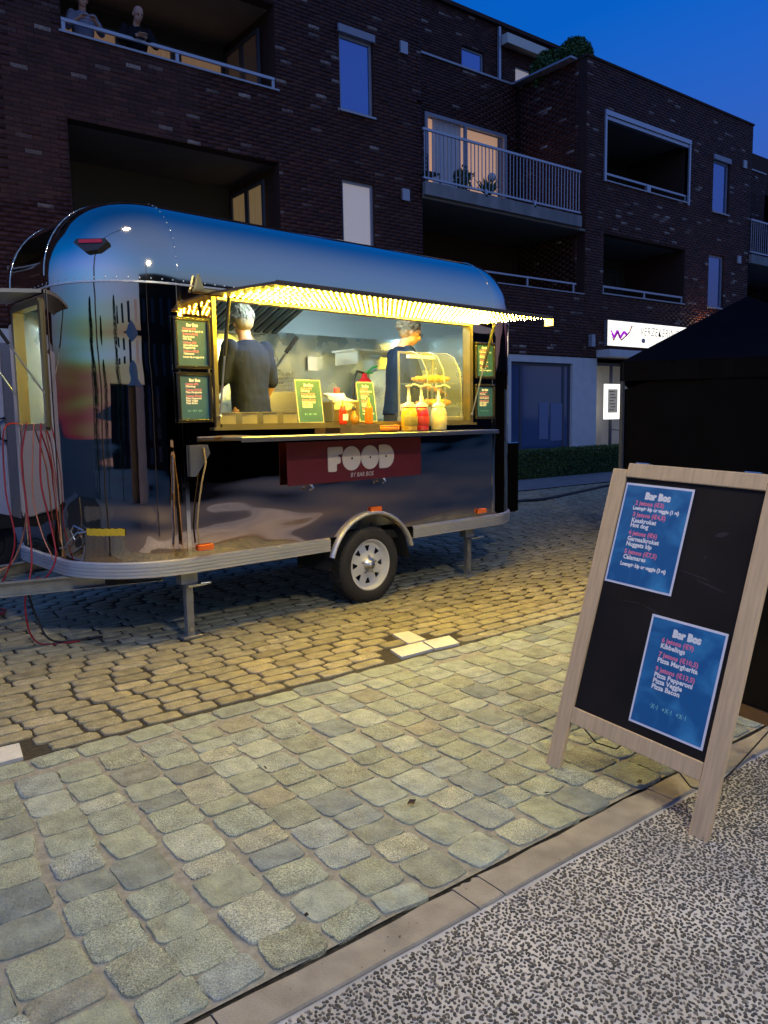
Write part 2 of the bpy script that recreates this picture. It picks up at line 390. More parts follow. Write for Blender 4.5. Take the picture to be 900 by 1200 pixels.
# grit and dark specks lying on the paving
N = 1500; gp = np.stack([ng.uniform(.3, 5.5, N), ng.uniform(1.0, 4.6, N)], 1); gs = ng.uniform(.0015, .0045, (N, 1)); gt = ng.uniform(0, PI, (N, 1))
V = np.zeros((N, 4, 3))
for i, (a_, b_) in enumerate(((-1, 0), (0, -.6), (1.1, .1), (.1, .7))):
    V[:, i, :1] = gp[:, :1]+gs*(a_*np.cos(gt)-b_*np.sin(gt)); V[:, i, 1:2] = gp[:, 1:]+gs*(a_*np.sin(gt)+b_*np.cos(gt)); V[:, i, 2] = .0205
stuff(link('grit', np_mesh('grit', V.reshape(-1, 3), np.arange(N*4).reshape(-1, 4), mat('dark_grit', (.035, .03, .022), .9)), strip))
# kerb stones and the exposed-aggregate slabs beside them
x = -8.0; i = 0
cuts = [-8]
while cuts[-1] < 20: cuts.append(cuts[-1]+1.0)
cuts = sorted([c+.78 for c in cuts]+[1.66+.0])
for a, b in zip(cuts[:-1], cuts[1:]):
    n = 7; vs = []; fs = []
    e0 = [rnd.uniform(-.002, .002) for _ in range(n+1)]; e1 = [rnd.uniform(-.009, .005) for _ in range(n+1)]
    prof = ((1.683, -.03), (1.683, .011), (1.689, .0165), (1.812, .0165), (1.82, .010), (1.82, -.03))
    for k in range(n+1):
        xx = a+.003+(b-a-.006)*k/n
        for q, (yy, zz) in enumerate(prof): vs.append((xx, yy+(e0[k] if q < 3 else e1[k]), zz+(0 if q in (0, 5) else e0[k]*.3)))
    for k in range(n):
        for q in range(5): fs.append((k*6+q, k*6+q+1, (k+1)*6+q+1, (k+1)*6+q))
    fs += [tuple(range(6))[::-1], tuple(range(n*6, n*6+6))]
    MB().add(vs, fs).build('kerbstone', M_kerb, kerb)

# dark pebbles showing in the pale cement, nearest area
P = []
gx, gy = .0148, .0120
X, Y = np.meshgrid(np.arange(.6, 5.6, gx), np.arange(-.1, 1.675, gy)); pts = np.stack([X.ravel(), Y.ravel()], 1)
pts += ng.uniform(-.0058, .0058, pts.shape); d = pts[:, 0]*.611+pts[:, 1]*.792; rgt = pts[:, 0]*.792-pts[:, 1]*.611
ok = (d > 1.2) & (rgt/d < .60) & (rgt/d > -.3) & (pts[:, 1] < 1.672); pts = pts[ok]; N = len(pts)
n = 6; a = (np.arange(n))*2*PI/n
ln = ng.uniform(.0056, .0098, (N, 1)); wd = ng.uniform(.0040, .0066, (N, 1)); th = ng.uniform(0, PI, (N, 1))
rr = 1+ng.normal(0, .14, (N, n)); ex = np.cos(a)*ln*rr; ey = np.sin(a)*wd*rr
rx = ex*np.cos(th)-ey*np.sin(th); ry = ex*np.sin(th)+ey*np.cos(th)
V = np.zeros((N, 2*n, 3)); V[:, :n, 0] = rx+pts[:, :1]; V[:, :n, 1] = ry+pts[:, 1:]; V[:, :n, 2] = .004
V[:, n:, 0] = rx*.72+pts[:, :1]; V[:, n:, 1] = ry*.72+pts[:, 1:]; V[:, n:, 2] = .0085+ng.uniform(-.001, .0012, (N, 1))
q = [(i, (i+1) % n, n+(i+1) % n, n+i) for i in range(n)]+[(n, n+1, n+2, n+3), (n, n+3, n+4, n+5)]
F = (np.array(q)[None]+(np.arange(N)*2*n)[:, None, None]).reshape(-1, 4)
stuff(link('pebbles', np_mesh('pebbles', V.reshape(-1, 3), F, M_pebble), terrace))

# ================================================================== APARTMENT BUILDING (facade plane y = 13.6)
FY = 13.6
bld = thing('apartment_building', 'long dark brown brick apartment building with loggias and railed balconies behind the trailer', 'building', (12, FY, 0))
BL = Vector((12, FY, 0))
def bpart(name, mb, m, parent=None):
    """mesh given in world coordinates, hung under the building or one of its parts (parts sit at the building's origin)"""
    par = parent or bld
    mb.v = [(p[0]-12, p[1]-FY, p[2]) for p in mb.v] if par is bld or par.get('_o') else mb.v
    o = mb.build(name, m, par); o['_o'] = 1; return o

BRK = {'C': [], 'near': []}
def wall_panel(u0, u1, z0, z1, holes, origin, du, nrm, thick=.25, bricks=True, name='wall', cap=True):
    """brick wall in the vertical plane through origin along du (unit xy), outer side nrm; holes = (ua, ub, za, zb)"""
    us = sorted({u0, u1, *[h[0] for h in holes], *[h[1] for h in holes]}); zs = sorted({z0, z1, *[h[2] for h in holes], *[h[3] for h in holes]})
    us = [u for u in us if u0 <= u <= u1]; zs = [z for z in zs if z0 <= z <= z1]
    mb = MB()
    def P(u, n_, z): return (origin[0]+du[0]*u+nrm[0]*n_, origin[1]+du[1]*u+nrm[1]*n_, z)
    inside = lambda u, z: any(h[0] < u < h[1] and h[2] < z < h[3] for h in holes)
    for a, b in zip(us[:-1], us[1:]):
        for c, d in zip(zs[:-1], zs[1:]):
            if inside((a+b)/2, (c+d)/2): continue
            for n_ in (0, -thick): mb.add([P(a, n_, c), P(b, n_, c), P(b, n_, d), P(a, n_, d)], [(0, 1, 2, 3)])
    for h in list(holes)+[(u0, u1, z0, z1)]:
        a, b, c, d = h
        for (p, q) in (((a, c), (a, d)), ((b, c), (b, d)), ((a, c), (b, c)), ((a, d), (b, d))):
            mb.add([P(p[0], 0, p[1]), P(q[0], 0, q[1]), P(q[0], -thick, q[1]), P(p[0], -thick, p[1])], [(0, 1, 2, 3)])
    bpart(name, mb, M_mortwall)
    if not bricks: return
    bh, bl = .0735, .262
    z = z0; r = 0
    while z+bh*.9 < z1+.01:
        u = u0+(bl/2 if r % 2 else 0)-bl
        edges = sorted([(max(h[0], u0), min(h[1], u1)) for h in holes if h[2]-.01 < z+bh/2 < h[3]+.01])
        segs = []; s = u0
        for a, b in edges:
            if a > s: segs.append((s, a))
            s = max(s, b)
        if s < u1: segs.append((s, u1))
        for a, b in segs:
            x = a-((a-u0+(bl/2 if r % 2 else 0)) % bl)
            while x < b:
                p, q = max(x, a)+.004, min(x+bl, b)-.008
                if q-p > .05: BRK['C'].append((origin[0], origin[1], du[0], du[1], nrm[0], nrm[1], p, q, z+.006, min(z+bh-.004, z1)))
                x += bl
        z += bh; r += 1

def U(x): return x
O = (0, FY); DX = (1, 0); NF = (0, -1)
holesL = [(4.15, 8.08, 7.8, 9.35), (4.15, 8.08, 4.85, 6.5), (9.56, 10.41, 7.8, 9.42), (9.56, 10.38, 4.87, 6.46), (5.0, 9.0, .3, 2.7), (-1.2, 2.2, 7.8, 9.35), (-1.2, 2.2, 4.85, 6.5)]
wall_panel(-4, 11.72, 3.12, 10.78, holesL, O, DX, NF)
wall_panel(11.72, 17.4, 3.12, 4.76, [], O, DX, NF)                        # parapet of the first-floor loggia
holesR = [(18.22, 22.2, 7.81, 9.5), (18.2, 22.16, 4.84, 6.46), (23.62, 24.56, 7.8, 9.5), (23.52, 24.42, 4.88, 6.5)]
wall_panel(17.4, 25.95, 3.12, 10.78, holesR, O, DX, NF)
wall_panel(31.6, 38, 3.12, 10.78, [], O, DX, NF)
wall_panel(0, 2.4, 4.76, 10.78, [], (11.72, FY), (0, 1), (1, 0), name='side_wall')      # left return, faces right
wall_panel(.26, 2.4, 4.76, 10.78, [], (17.4, FY), (0, 1), (-1, 0), name='side_wall')      # right return, faces left
wall_panel(0, 2.4, 3.12, 10.78, [], (25.95, FY), (0, 1), (1, 0), name='side_wall')
wall_panel(11.72, 17.4, 9.42, 10.78, [], (0, 16.0), DX, NF, name='wall')
wall_panel(11.72, 17.4, 6.75, 9.42, [(13.88, 16.9, 6.78, 9.41)], (0, 16.0), DX, NF, name='wall')
wall_panel(11.72, 17.4, 3.5, 6.45, [], (0, 16.0), DX, NF, bricks=False, name='wall')
wall_panel(25.95, 31.6, 3.12, 10.78, [(28.2, 30.0, 6.9, 9.2)], (0, 16.0), DX, NF, name='wall')
wall_panel(11.0, 30, 10.2, 13.25, [(16.74, 17.65, 11.68, 12.32), (19.02, 19.84, 11.0, 12.34)], (0, 17.6), DX, NF, name='upper_wall')

# bricks: numpy batch, the nearest in view as single pieces
B = np.array(BRK['C'])
cx = (B[:, 6]+B[:, 7])/2; wx = B[:, 0]+B[:, 2]*cx; wy = B[:, 1]+B[:, 3]*cx; wz = (B[:, 8]+B[:, 9])/2
pj = np.array([project((a, b, c)) for a, b, c in zip(wx, wy, wz)])
inv = (pj[:, 2] > 0) & (pj[:, 0] > 0) & (pj[:, 0] < 900) & (pj[:, 1] > 0) & (pj[:, 1] < 1200)
hid = (pj[:, 1] > 232)
order = np.argsort(np.where(inv & ~hid & (B[:, 7]-B[:, 6] > .2), pj[:, 2], 1e9)); near = set(order[:296].tolist())
N = len(B); prd = np.where(ng.random(N) < .12, ng.uniform(.006, .013, N), ng.uniform(.004, .008, N))
tl = ng.normal(0, .0016, (N, 4)); tl = tl+np.where(ng.random((N, 1)) < .06, ng.normal(0, .004, (N, 4)), 0)
def brick_verts(i):
    ox, oy, dx, dy, nx, ny, p, q, za, zb = B[i]
    out = []
    for n_ in (0, 1):
        for k, (u, z) in enumerate(((p, za), (q, za), (q, zb), (p, zb))):
            d = (prd[i]+tl[i][k]) if n_ else -.004
            out.append((ox+dx*u+nx*d, oy+dy*u+ny*d, z))
    return out
fb = [(4, 5, 6, 7), (0, 1, 5, 4), (1, 2, 6, 5), (2, 3, 7, 6), (3, 0, 4, 7)]
allv = []; allf = []
unit = np_mesh('brick', [(-.5, .1, -.5), (.5, .1, -.5), (.5, .1, .5), (-.5, .1, .5), (-.5, -.5, -.5), (.5, -.5, -.5), (.5, -.5, .5), (-.5, -.5, .5)], fb, M_brick)
for i in range(N):
    if i in near:
        b = link('brick', unit, bld, (wx[i]-12, wy[i]-FY, wz[i])); b.scale = (B[i][7]-B[i][6], prd[i]*2, B[i][9]-B[i][8]); b.rotation_euler = (tl[i][0]*8, 0, tl[i][1]*2)
        continue
    o = len(allv); allv += brick_verts(i); allf += [tuple(k+o for k in f) for f in fb]
V = np.array(allv)-np.array([12, FY, 0])
stuff(link('bricks', np_mesh('bricks', V, allf, M_brick), bld))

def wp(name, m, parent=None, *boxes):
    if len(boxes) > 1 and name in ('ground_floor_wall', 'roof_coping', 'terrace_coping', 'roof', 'end_wall', 'paper_notice', 'curtain', 'side_wall'):
        return [wp(name, m, parent, b) for b in boxes][0]
    mb = MB()
    for c, d in boxes: mb.box(c, d)
    return bpart(name, mb, m, parent)
def span(x0, x1, y0, y1, z0, z1): return (((x0+x1)/2, (y0+y1)/2, (z0+z1)/2), (x1-x0, y1-y0, z1-z0))
def frame_boxes(x0, x1, z0, z1, y, t=.06, d=.06, mull=()):
    bs = [span(x0, x0+t, y-d, y, z0, z1), span(x1-t, x1, y-d, y, z0, z1), span(x0+t, x1-t, y-d, y, z0, z0+t), span(x0+t, x1-t, y-d, y, z1-t, z1)]
    for m in mull: bs.append(span(m-t/2, m+t/2, y-d, y, z0+t, z1-t))
    return bs
# narrow windows
def window(x0, x1, z0, z1, y, fm, pane, shutter=True, sill=True, refl=None):
    f = wp('window', fm, None, *frame_boxes(x0, x1, z0, z1-(.16 if shutter else 0), y+.12))
    wp('pane', pane, f, span(x0+.06, x1-.06, y+.085, y+.095, z0+.06, z1-.06-(.16 if shutter else 0)))
    if shutter: wp('shutter_box', M_wframe, f, span(x0-.03, x1+.03, y-.05, y+.13, z1-.155, z1-.01))
    if sill: wp('sill', M_cope, f, span(x0-.03, x1+.03, y-.05, y+.12, z0-.04, z0))
    return f
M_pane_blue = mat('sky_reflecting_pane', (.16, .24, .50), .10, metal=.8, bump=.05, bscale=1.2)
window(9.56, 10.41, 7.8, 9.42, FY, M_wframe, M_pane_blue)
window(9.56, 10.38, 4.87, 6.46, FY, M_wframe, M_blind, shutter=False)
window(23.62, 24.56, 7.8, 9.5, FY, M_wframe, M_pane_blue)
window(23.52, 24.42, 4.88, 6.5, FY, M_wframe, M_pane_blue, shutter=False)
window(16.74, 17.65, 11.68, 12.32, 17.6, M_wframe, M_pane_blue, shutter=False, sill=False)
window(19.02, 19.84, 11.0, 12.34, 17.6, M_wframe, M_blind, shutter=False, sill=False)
wp('awning_box', M_white_stone, None, span(18.35, 20.2, 17.3, 17.58, 12.72, 13.0))
wp('downpipe', M_rail, None, span(18.2, 18.28, 17.5, 17.58, 10.9, 13.2))
for x, z in ((11.12, 9.38), (11.12, 6.38), (25.35, 9.5), (25.2, 6.5)):
    wp('wall_vent', M_cope, None, span(x, x+.2, FY-.05, FY-.002, z-.12, z+.12))
wp('wall_lamp', M_cope, None, span(17.6, 17.75, FY-.12, FY-.002, 3.4, 3.72))

# loggias: side walls, ceiling, back wall, coping, rail
def loggia(x0, x1, z0, z1, depth, ceil, back=None, frame=True, railz=None, fl=None):
    y1 = FY+depth; fl = fl or z0-1.1
    l = wp('loggia', M_soffit, None, span(x0-.02, x1+.02, FY+.26, y1, z1+.0, z1+.12))
    wp('side_wall', M_mortwall, None, span(x0-.14, x0-.02, FY+.262, y1, fl, z1), )
    wp('side_wall', M_mortwall, None, span(x1+.02, x1+.14, FY+.262, y1, fl, z1))
    wp('floor', M_conc, l, span(x0, x1, FY+.26, y1, fl-.1, fl))
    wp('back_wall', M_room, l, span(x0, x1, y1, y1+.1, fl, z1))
    wp('coping', M_cope, l, span(x0-.05, x1+.05, FY-.04, FY+.27, z0+.002, z0+.035))
    if railz:
        r = MB(); r.box(*span(x0, x1, FY+.02, FY+.07, railz-.03, railz+.02))
        for x in (x0+.04, (x0+x1)/2, x1-.04): r.box(*span(x-.03, x+.03, FY+.03, FY+.06, z0+.036, railz-.031))
        bpart('rail', r, M_rail, l)
    return l
lg = loggia(4.15, 8.08, 7.8, 9.35, 2.1, 9.35, railz=8.03)
# glazed back wall of the upper left loggia with drawn warm curtains
f = wp('glazed_door', M_dframe, None, *[b for x in (4.2, 5.9, 7.0) for b in frame_boxes(x, x+(1.6 if x < 5 else 1.0), 6.72, 9.0, FY+2.0)])
M_dusk_curtain = mat('lit_curtain_upper', (.6, .45, .3), .8, emis=(1, .55, .28), estr=.11, var=.2, vscale=3, stretch=(6, 6, .2))
wp('curtain', M_dusk_curtain, f, span(4.26, 5.74, FY+1.99, FY+2.0, 6.8, 8.94), span(5.96, 6.84, FY+1.99, FY+2.0, 6.8, 8.94), span(7.06, 7.94, FY+1.99, FY+2.0, 6.8, 8.94))
def side_door(x, z0, z1, m, ya, yb, lab):
    mb = MB()
    for (p, q) in ((ya, (ya+yb)/2), ((ya+yb)/2, yb)):
        for b in (span(x-.07, x-.02, p, p+.07, z0, z1), span(x-.07, x-.02, q-.07, q, z0, z1), span(x-.07, x-.02, p+.07, q-.07, z1-.07, z1), span(x-.07, x-.02, p+.07, q-.07, z0, z0+.07)): mb.box(*b)
    f = bpart('glazed_door', mb, M_dframe); wp('pane', m, f, span(x-.035, x-.03, ya+.07, yb-.07, z0+.07, z1-.07)); return f
side_door(8.06, 6.72, 9.1, mat('dim_upper_pane', (.05, .05, .06), .15, emis=(1, .6, .4), estr=.012, var=.3, vscale=2), FY+.5, FY+1.9, '')
lg = loggia(4.15, 8.08, 4.85, 6.5, 2.1, 6.5, fl=3.6)
side_door(8.06, 3.62, 6.3, mat('warm_lower_pane', (.3, .22, .12), .4, emis=(1, .66, .3), estr=.11, var=.35, vscale=3, stretch=(5, 5, .3)), FY+.5, FY+1.9, '')
loggia(-1.2, 2.2, 7.8, 9.35, 2.1, 9.35, railz=8.03); loggia(-1.2, 2.2, 4.85, 6.5, 2.1, 6.5, railz=5.1)
M_dimroom = mat('unlit_room_glass', (.03, .03, .035), .1, spec=.8)
for (z0, z1, x0, x1, rz) in ((7.81, 9.5, 18.22, 22.2, 8.03), (4.84, 6.46, 18.2, 22.16, 5.06)):
    l = loggia(x0, x1, z0, z1, 2.1, z1, railz=rz)
    g = wp('glazed_door', M_dframe, l, *frame_boxes(x0+.9, x1-.5, z0-1.05, z1-.35, FY+2.08, mull=((x0+x1)/2,)))
    wp('balcony_table', M_dframe, l, span(x0+.3, x0+1.5, FY+.6, FY+1.3, z0+.02, z0+.12)) if z0 < 6 else None
wp('loggia_frame', M_rail, None, span(18.14, 18.22, FY-.05, FY+.1, 7.80, 9.5), span(22.2, 22.28, FY-.05, FY+.1, 7.76, 9.5), span(18.14, 22.28, FY-.06, FY+.1, 9.5, 9.62), span(18.22, 22.2, FY-.02, FY+.1, 9.40, 9.49), span(20.15, 20.32, FY-.01, FY+.08, 7.84, 8.02))
# recessed balconies
def balcony(x0, x1, z, n):
    s = wp('balcony', M_conc, None, span(x0+.01, x1-.01, FY-.1, 15.99, z-.28, z))
    r = wp('railing', M_rail, None, span(x0, x1, FY-.05, FY, z+1.09, z+1.14), span(x0, x1, FY-.05, FY, z+.07, z+.11))
    me = None
    for i in range(n):
        x = x0+.05+(x1-x0-.1)*i/(n-1)
        mb = MB().box((0, 0, z+.6), (.018, .018, .978))
        if me is None: me = mb.mesh('baluster', M_rail)
        link('baluster', me, r, (x-12, -.025, 0))
    for x in (x0+1.9, x0+3.6): wp('bracket', M_rail, r, span(x-.03, x+.03, FY-.1, FY-.06, z-.05, z+.12))
    return s
balcony(11.72, 17.15, 6.74, 46)
balcony(25.97, 31.5, 6.74, 40)
wp('soffit', M_soffit, None, span(11.72, 17.4, FY+.0, 15.99, 6.40, 6.458))
wp('parapet_coping', M_cope, None, span(11.74, 17.38, FY-.03, FY+.27, 4.763, 4.79))
r = MB()
r.box(*span(13.4, 17.1, FY+.03, FY+.07, 5.0, 5.04))
for x in (13.45, 15.2, 17.0): r.box(*span(x-.02, x+.02, FY+.03, FY+.07, 4.79, 4.999))
bpart('low_rail', r, M_rail)
# lit balcony doors
f = wp('balcony_door', M_wframe, None, *frame_boxes(13.88, 16.9, 6.78, 9.4, 16.02, t=.09, mull=(15.32,)))
wp('lit_room', M_warmroom, f, span(13.9, 16.88, 16.3, 16.32, 6.78, 9.4))
wp('pane', M_glass if False else mat('clear_pane', (1, 1, 1), .02, alpha=.12), f, span(13.97, 16.81, 16.0, 16.005, 6.87, 9.31))
mb = MB()
for i in range(24):
    x = 14.3+.042*i; mb.box((x, 16.14+.012*math.sin(i*1.9), 8.09), (.04, .02, 2.5))
bpart('curtain', mb, M_curt, f)
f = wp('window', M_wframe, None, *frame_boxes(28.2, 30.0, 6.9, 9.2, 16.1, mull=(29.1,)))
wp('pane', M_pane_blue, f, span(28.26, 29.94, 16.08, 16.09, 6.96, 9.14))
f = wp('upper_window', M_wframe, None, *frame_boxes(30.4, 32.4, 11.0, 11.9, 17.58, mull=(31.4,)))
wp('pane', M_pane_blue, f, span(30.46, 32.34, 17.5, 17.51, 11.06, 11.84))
# copings along the roof edge, roofs
wp('roof_coping', M_mortwall, None, span(-4, 11.74, FY-.03, FY+.3, 10.782, 10.84), span(17.37, 25.98, FY-.03, FY+.3, 10.782, 10.84), span(31.6, 38, FY-.03, FY+.3, 10.782, 10.84))
wp('terrace_coping', M_cope, None, span(11.745, 17.1, 15.96, 16.28, 10.782, 10.83), span(17.105, 17.43, FY+.302, 16.28, 10.783, 10.832), span(25.98, 31.6, 15.96, 16.28, 10.782, 10.83))
wp('roof', M_mortwall, None, span(-4, 11.6, FY+.3, 22, 10.2, 10.7), span(17.5, 25.9, FY+.3, 22, 10.2, 10.7), span(11.6, 17.5, 16.3, 22, 10.2, 10.7), span(25.9, 38, 16.3, 22, 10.2, 10.7))
wp('upper_roof', M_mortwall, None, span(11.0, 30, 17.5, 22, 13.252, 13.36))
wp('upper_wall', M_mortwall, None, span(30.0, 38, 17.6, 18, 10.2, 12.4))
wp('end_wall', M_mortwall, None, span(-4.3, -4, FY, 22, 0, 10.78), span(38, 38.3, FY, 22, 0, 10.78), span(-4, 38, 22, 22.3, 0, 10.78))
# ground floor: pale rendered piers, shop glass, canopy
wp('ground_floor_wall', M_render, None, span(16.98, 18.02, FY+.02, FY+.5, 0, 3.1), span(4.2, 14.6, FY+.02, FY+.5, 0, 3.1), span(14.6, 16.98, FY+.02, FY+.5, 2.93, 3.1), span(-4, 4.2, FY+.02, FY+.5, 0, 3.1), span(25, 38, FY+.02, FY+.5, 0, 3.1))
M_shopglass = mat('shop_glass', (.05, .085, .20), .08, spec=1, coat=.5)
f = wp('shop_window', M_dframe, None, *frame_boxes(14.6, 16.98, .25, 2.93, FY+.16, t=.08, mull=(15.03, 16.7)))
wp('pane', M_shopglass, f, span(14.68, 16.9, FY+.12, FY+.13, .33, 2.85))
for x0, x1, z0, z1 in ((15.75, 16.1, .95, 1.9), (16.2, 16.66, .9, 1.88)):
    wp('paper_notice', mat('dim_paper', (.16, .2, .34), .8), f, span(x0, x1, FY+.105, FY+.112, z0, z1))
M_shoproom = mat('shop_interior', (.35, .33, .3), .8, emis=(1, .9, .75), estr=.045, var=.3, vscale=1.5)
f = wp('shop_front', M_dframe, None, *frame_boxes(18.06, 25, .1, 3.0, FY+.3, t=.07, mull=(19.0, 19.9, 21.6, 23.3)))
wp('shop_room', M_shoproom, f, span(18.1, 24.95, FY+.7, FY+.72, .1, 3.05))
wp('floor', M_conc, f, span(18.1, 24.95, FY+.3, FY+1.2, .0, .02))
wp('canopy', M_render, None, span(17.95, 25, FY-.45, FY+.3, 3.13, 3.32))

# ================================================================== FOOD TRAILER
TRX, TRY, TRA = 3.917, 5.318, R(4.6)
_c, _s = math.cos(TRA), math.sin(TRA)
def T(u, v, z=0): return Vector((TRX+_c*u-_s*v, TRY+_s*u+_c*v, z))
def mirror_mat(name, col, rough, bmp, scale, stretch):
    m = mat(name, col, rough, 1.0); n = m.node_tree; b = n.nodes['Principled BSDF']
    tc = n.nodes.new('ShaderNodeTexCoord'); mp = n.nodes.new('ShaderNodeMapping'); mp.inputs['Scale'].default_value = stretch
    no = n.nodes.new('ShaderNodeTexNoise'); no.inputs['Scale'].default_value = scale; no.inputs['Detail'].default_value = 2.0; no.inputs['Roughness'].default_value = .4
    bp = n.nodes.new('ShaderNodeBump'); bp.inputs['Strength'].default_value = 1; bp.inputs['Distance'].default_value = bmp
    n.links.new(tc.outputs['Object'], mp.inputs[0]); n.links.new(mp.outputs[0], no.inputs['Vector']); n.links.new(no.outputs[0], bp.inputs['Height']); n.links.new(bp.outputs[0], b.inputs['Normal'])
    sm = n.nodes.new('ShaderNodeTexNoise'); sm.inputs['Scale'].default_value = 3; sm.inputs['Detail'].default_value = 6
    mr = n.nodes.new('ShaderNodeMapRange'); mr.inputs[1].default_value = .35; mr.inputs[2].default_value = .75; mr.inputs[3].default_value = rough*.6; mr.inputs[4].default_value = rough*1.8
    n.links.new(tc.outputs['Object'], sm.inputs['Vector']); n.links.new(sm.outputs[0], mr.inputs[0]); n.links.new(mr.outputs[0], b.inputs['Roughness'])
    return m
M_mirror = mirror_mat('polished_stainless', (.64, .47, .32), .03, .028, 1.0, (.6, .6, 1.8))  # same metal as the roof; brown ground reflections put into this darker, warmer colour
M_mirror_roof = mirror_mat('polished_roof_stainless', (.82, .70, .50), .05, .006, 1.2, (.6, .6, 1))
M_ssin = mirror_mat('brushed_interior_steel', (.70, .76, .76), .30, .02, 2.0, (1, 1, .4))
M_ss = mat('brushed_steel', (.62, .62, .60), .28, 1.0, var=.06, vscale=8, stretch=(1, 1, 20))
M_alu = mat('aluminium_trim', (.78, .76, .72), .42, .75, var=.05, vscale=5)
M_black = mat('black_plastic', (.02, .02, .021), .4)
M_rubber = mat('tyre_rubber', (.028, .027, .026), .75, bump=.2, bscale=60, var=.2)
M_wrim = mat('white_wheel_paint', (.70, .69, .64), .35, coat=.3, var=.06, vscale=9)
M_galv = mat('galvanised_steel', (.36, .37, .36), .45, .7, var=.18, vscale=9)
M_shade = mat('underbody_black', (.02, .02, .02), .8)
M_amber = mat('amber_reflector', (.85, .16, .02), .25, emis=(1, .16, .02), estr=.10)
M_red = mat('red_lens', (.35, .01, .01), .15, coat=.5)

UL, UR, WV, RC = -2.34, 2.33, 2.05, .66
trailer = thing('food_trailer', 'mirror polished stainless steel food trailer with open lit serving hatch', 'trailer', (TRX, TRY, 0), (0, 0, TRA))
trailer.rotation_euler = (0, R(.25), TRA)
Z0, ZB, ZT = .62, 2.60, 3.14
OU0, OU1, OZ0, OZ1 = -1.43, 1.35, 1.535, 2.462
EV0, EV1, EZ0, EZ1 = .74, 1.34, 1.56, 2.44
def perimeter(off=0.):
    """list of (u, v, key) round the body, counter-clockwise from front left"""
    x0, x1, y0, y1 = UL+off, UR-off, off, WV-off; r = max(RC-off, .04); r = min(r, (y1-y0)/2-.001)
    P = []
    ubase = [-1.43, -1.2, -.9, -.6]+[-.42+.05*i for i in range(20)]+[.7, 1.0, 1.35]
    L0, L1 = UL+RC, UR-RC
    def sx(u):  # straight-run position scaled to the shrunken rectangle
        return x0+r+(u-L0)/(L1-L0)*((x1-r)-(x0+r))
    P.append((sx(L0), y0, 'f', L0))
    for u in ubase: P.append((sx(u), y0, 'f', u))
    P.append((sx(L1), y0, 'f', L1))
    N = 14
    for i in range(1, N+1):
        a = -PI/2+PI/2*i/N; P.append((x1-r+r*math.cos(a), y0+r+r*math.sin(a), 'c', 0))
    yb = [RC+.001, EV0, EV1, WV-RC]
    for y in (.5,): P.append((x1, (y0+y1)/2, 'r', 0))
    for i in range(N+1):
        a = PI/2*i/N; P.append((x1-r+r*math.cos(a), y1-r+r*math.sin(a), 'c', 0))
    for i in range(1, 8): P.append((x1-r+(x0+r-x1+r)*i/8, y1, 'b', 0))
    for i in range(N+1):
        a = PI/2+PI/2*i/N; P.append((x0+r+r*math.cos(a), y1-r+r*math.sin(a), 'c', 0))
    f = lambda v: y0+r+(v-RC)/(WV-2*RC)*((y1-r)-(y0+r))
    P.append((x0, f(EV1), 'e', EV1)); P.append((x0, f(EV0), 'e', EV0))
    for i in range(N):
        a = PI+PI/2*i/N; P.append((x0+r+r*math.cos(a), y0+r+r*math.sin(a), 'c', 0))
    return P
def arch(u):
    d = .455**2-(u-.05)**2
    return .315+math.sqrt(d) if d > 0 else 0
def shell(off0, name, m_side, m_roof, zlow, inner=False):
    lv = [(zlow, 0), (OZ0, 0), (OZ1, 0), (2.52, 0), (ZB, 0)]
    for i in range(1, 13):
        t = PI/2*i/12; lv.append((ZB+.54*math.sin(t), .50*(1-math.cos(t))))
    lv += [(3.165, .62), (3.18, .78), (3.185, .95)]
    if inner: lv = lv[:4]+[(2.60, .0), (2.74, .06), (2.84, .16), (2.87, .26)]
    mb = MB(); rings = []
    for z, o in lv:
        P = perimeter(off0+o); rings.append(P)
    n = len(rings[0])
    for li, P in enumerate(rings):
        for (x, y, k, u) in P:
            z = lv[li][0]
            if li == 0 and k == 'f' and not inner: z = max(z, arch(u))
            mb.v.append((x, y, z))
    for li in range(len(rings)-1):
        for i in range(n):
            j = (i+1) % n; a, b = rings[0][i], rings[0][j]
            if li == 1 and a[2] == 'f' and b[2] == 'f' and OU0-.01 <= a[3] and b[3] <= OU1+.01: continue
            if li == 1 and a[2] == 'e' and b[2] == 'e': continue
            mb.f.append((li*n+i, li*n+j, (li+1)*n+j, (li+1)*n+i)); mb.m.append(0 if li < 3 else 1); mb.sm.append(True)
    top = (len(rings)-1)*n
    mb.f.append(tuple(range(top, top+n))); mb.m.append(1); mb.sm.append(not inner)
    if inner: mb.f.append(tuple(range(n))[::-1]); mb.m.append(2); mb.sm.append(False)
    return mb
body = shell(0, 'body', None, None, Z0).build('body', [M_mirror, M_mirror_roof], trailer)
M_floorin = mat('trailer_floor', (.12, .12, .12), .6)
M_ceilin = mat('pale_ceiling_liner', (.62, .66, .64), .45)
inner = shell(.03, 'lining', None, None, .66, True).build('lining', [M_ssin, M_ceilin, M_floorin], trailer)

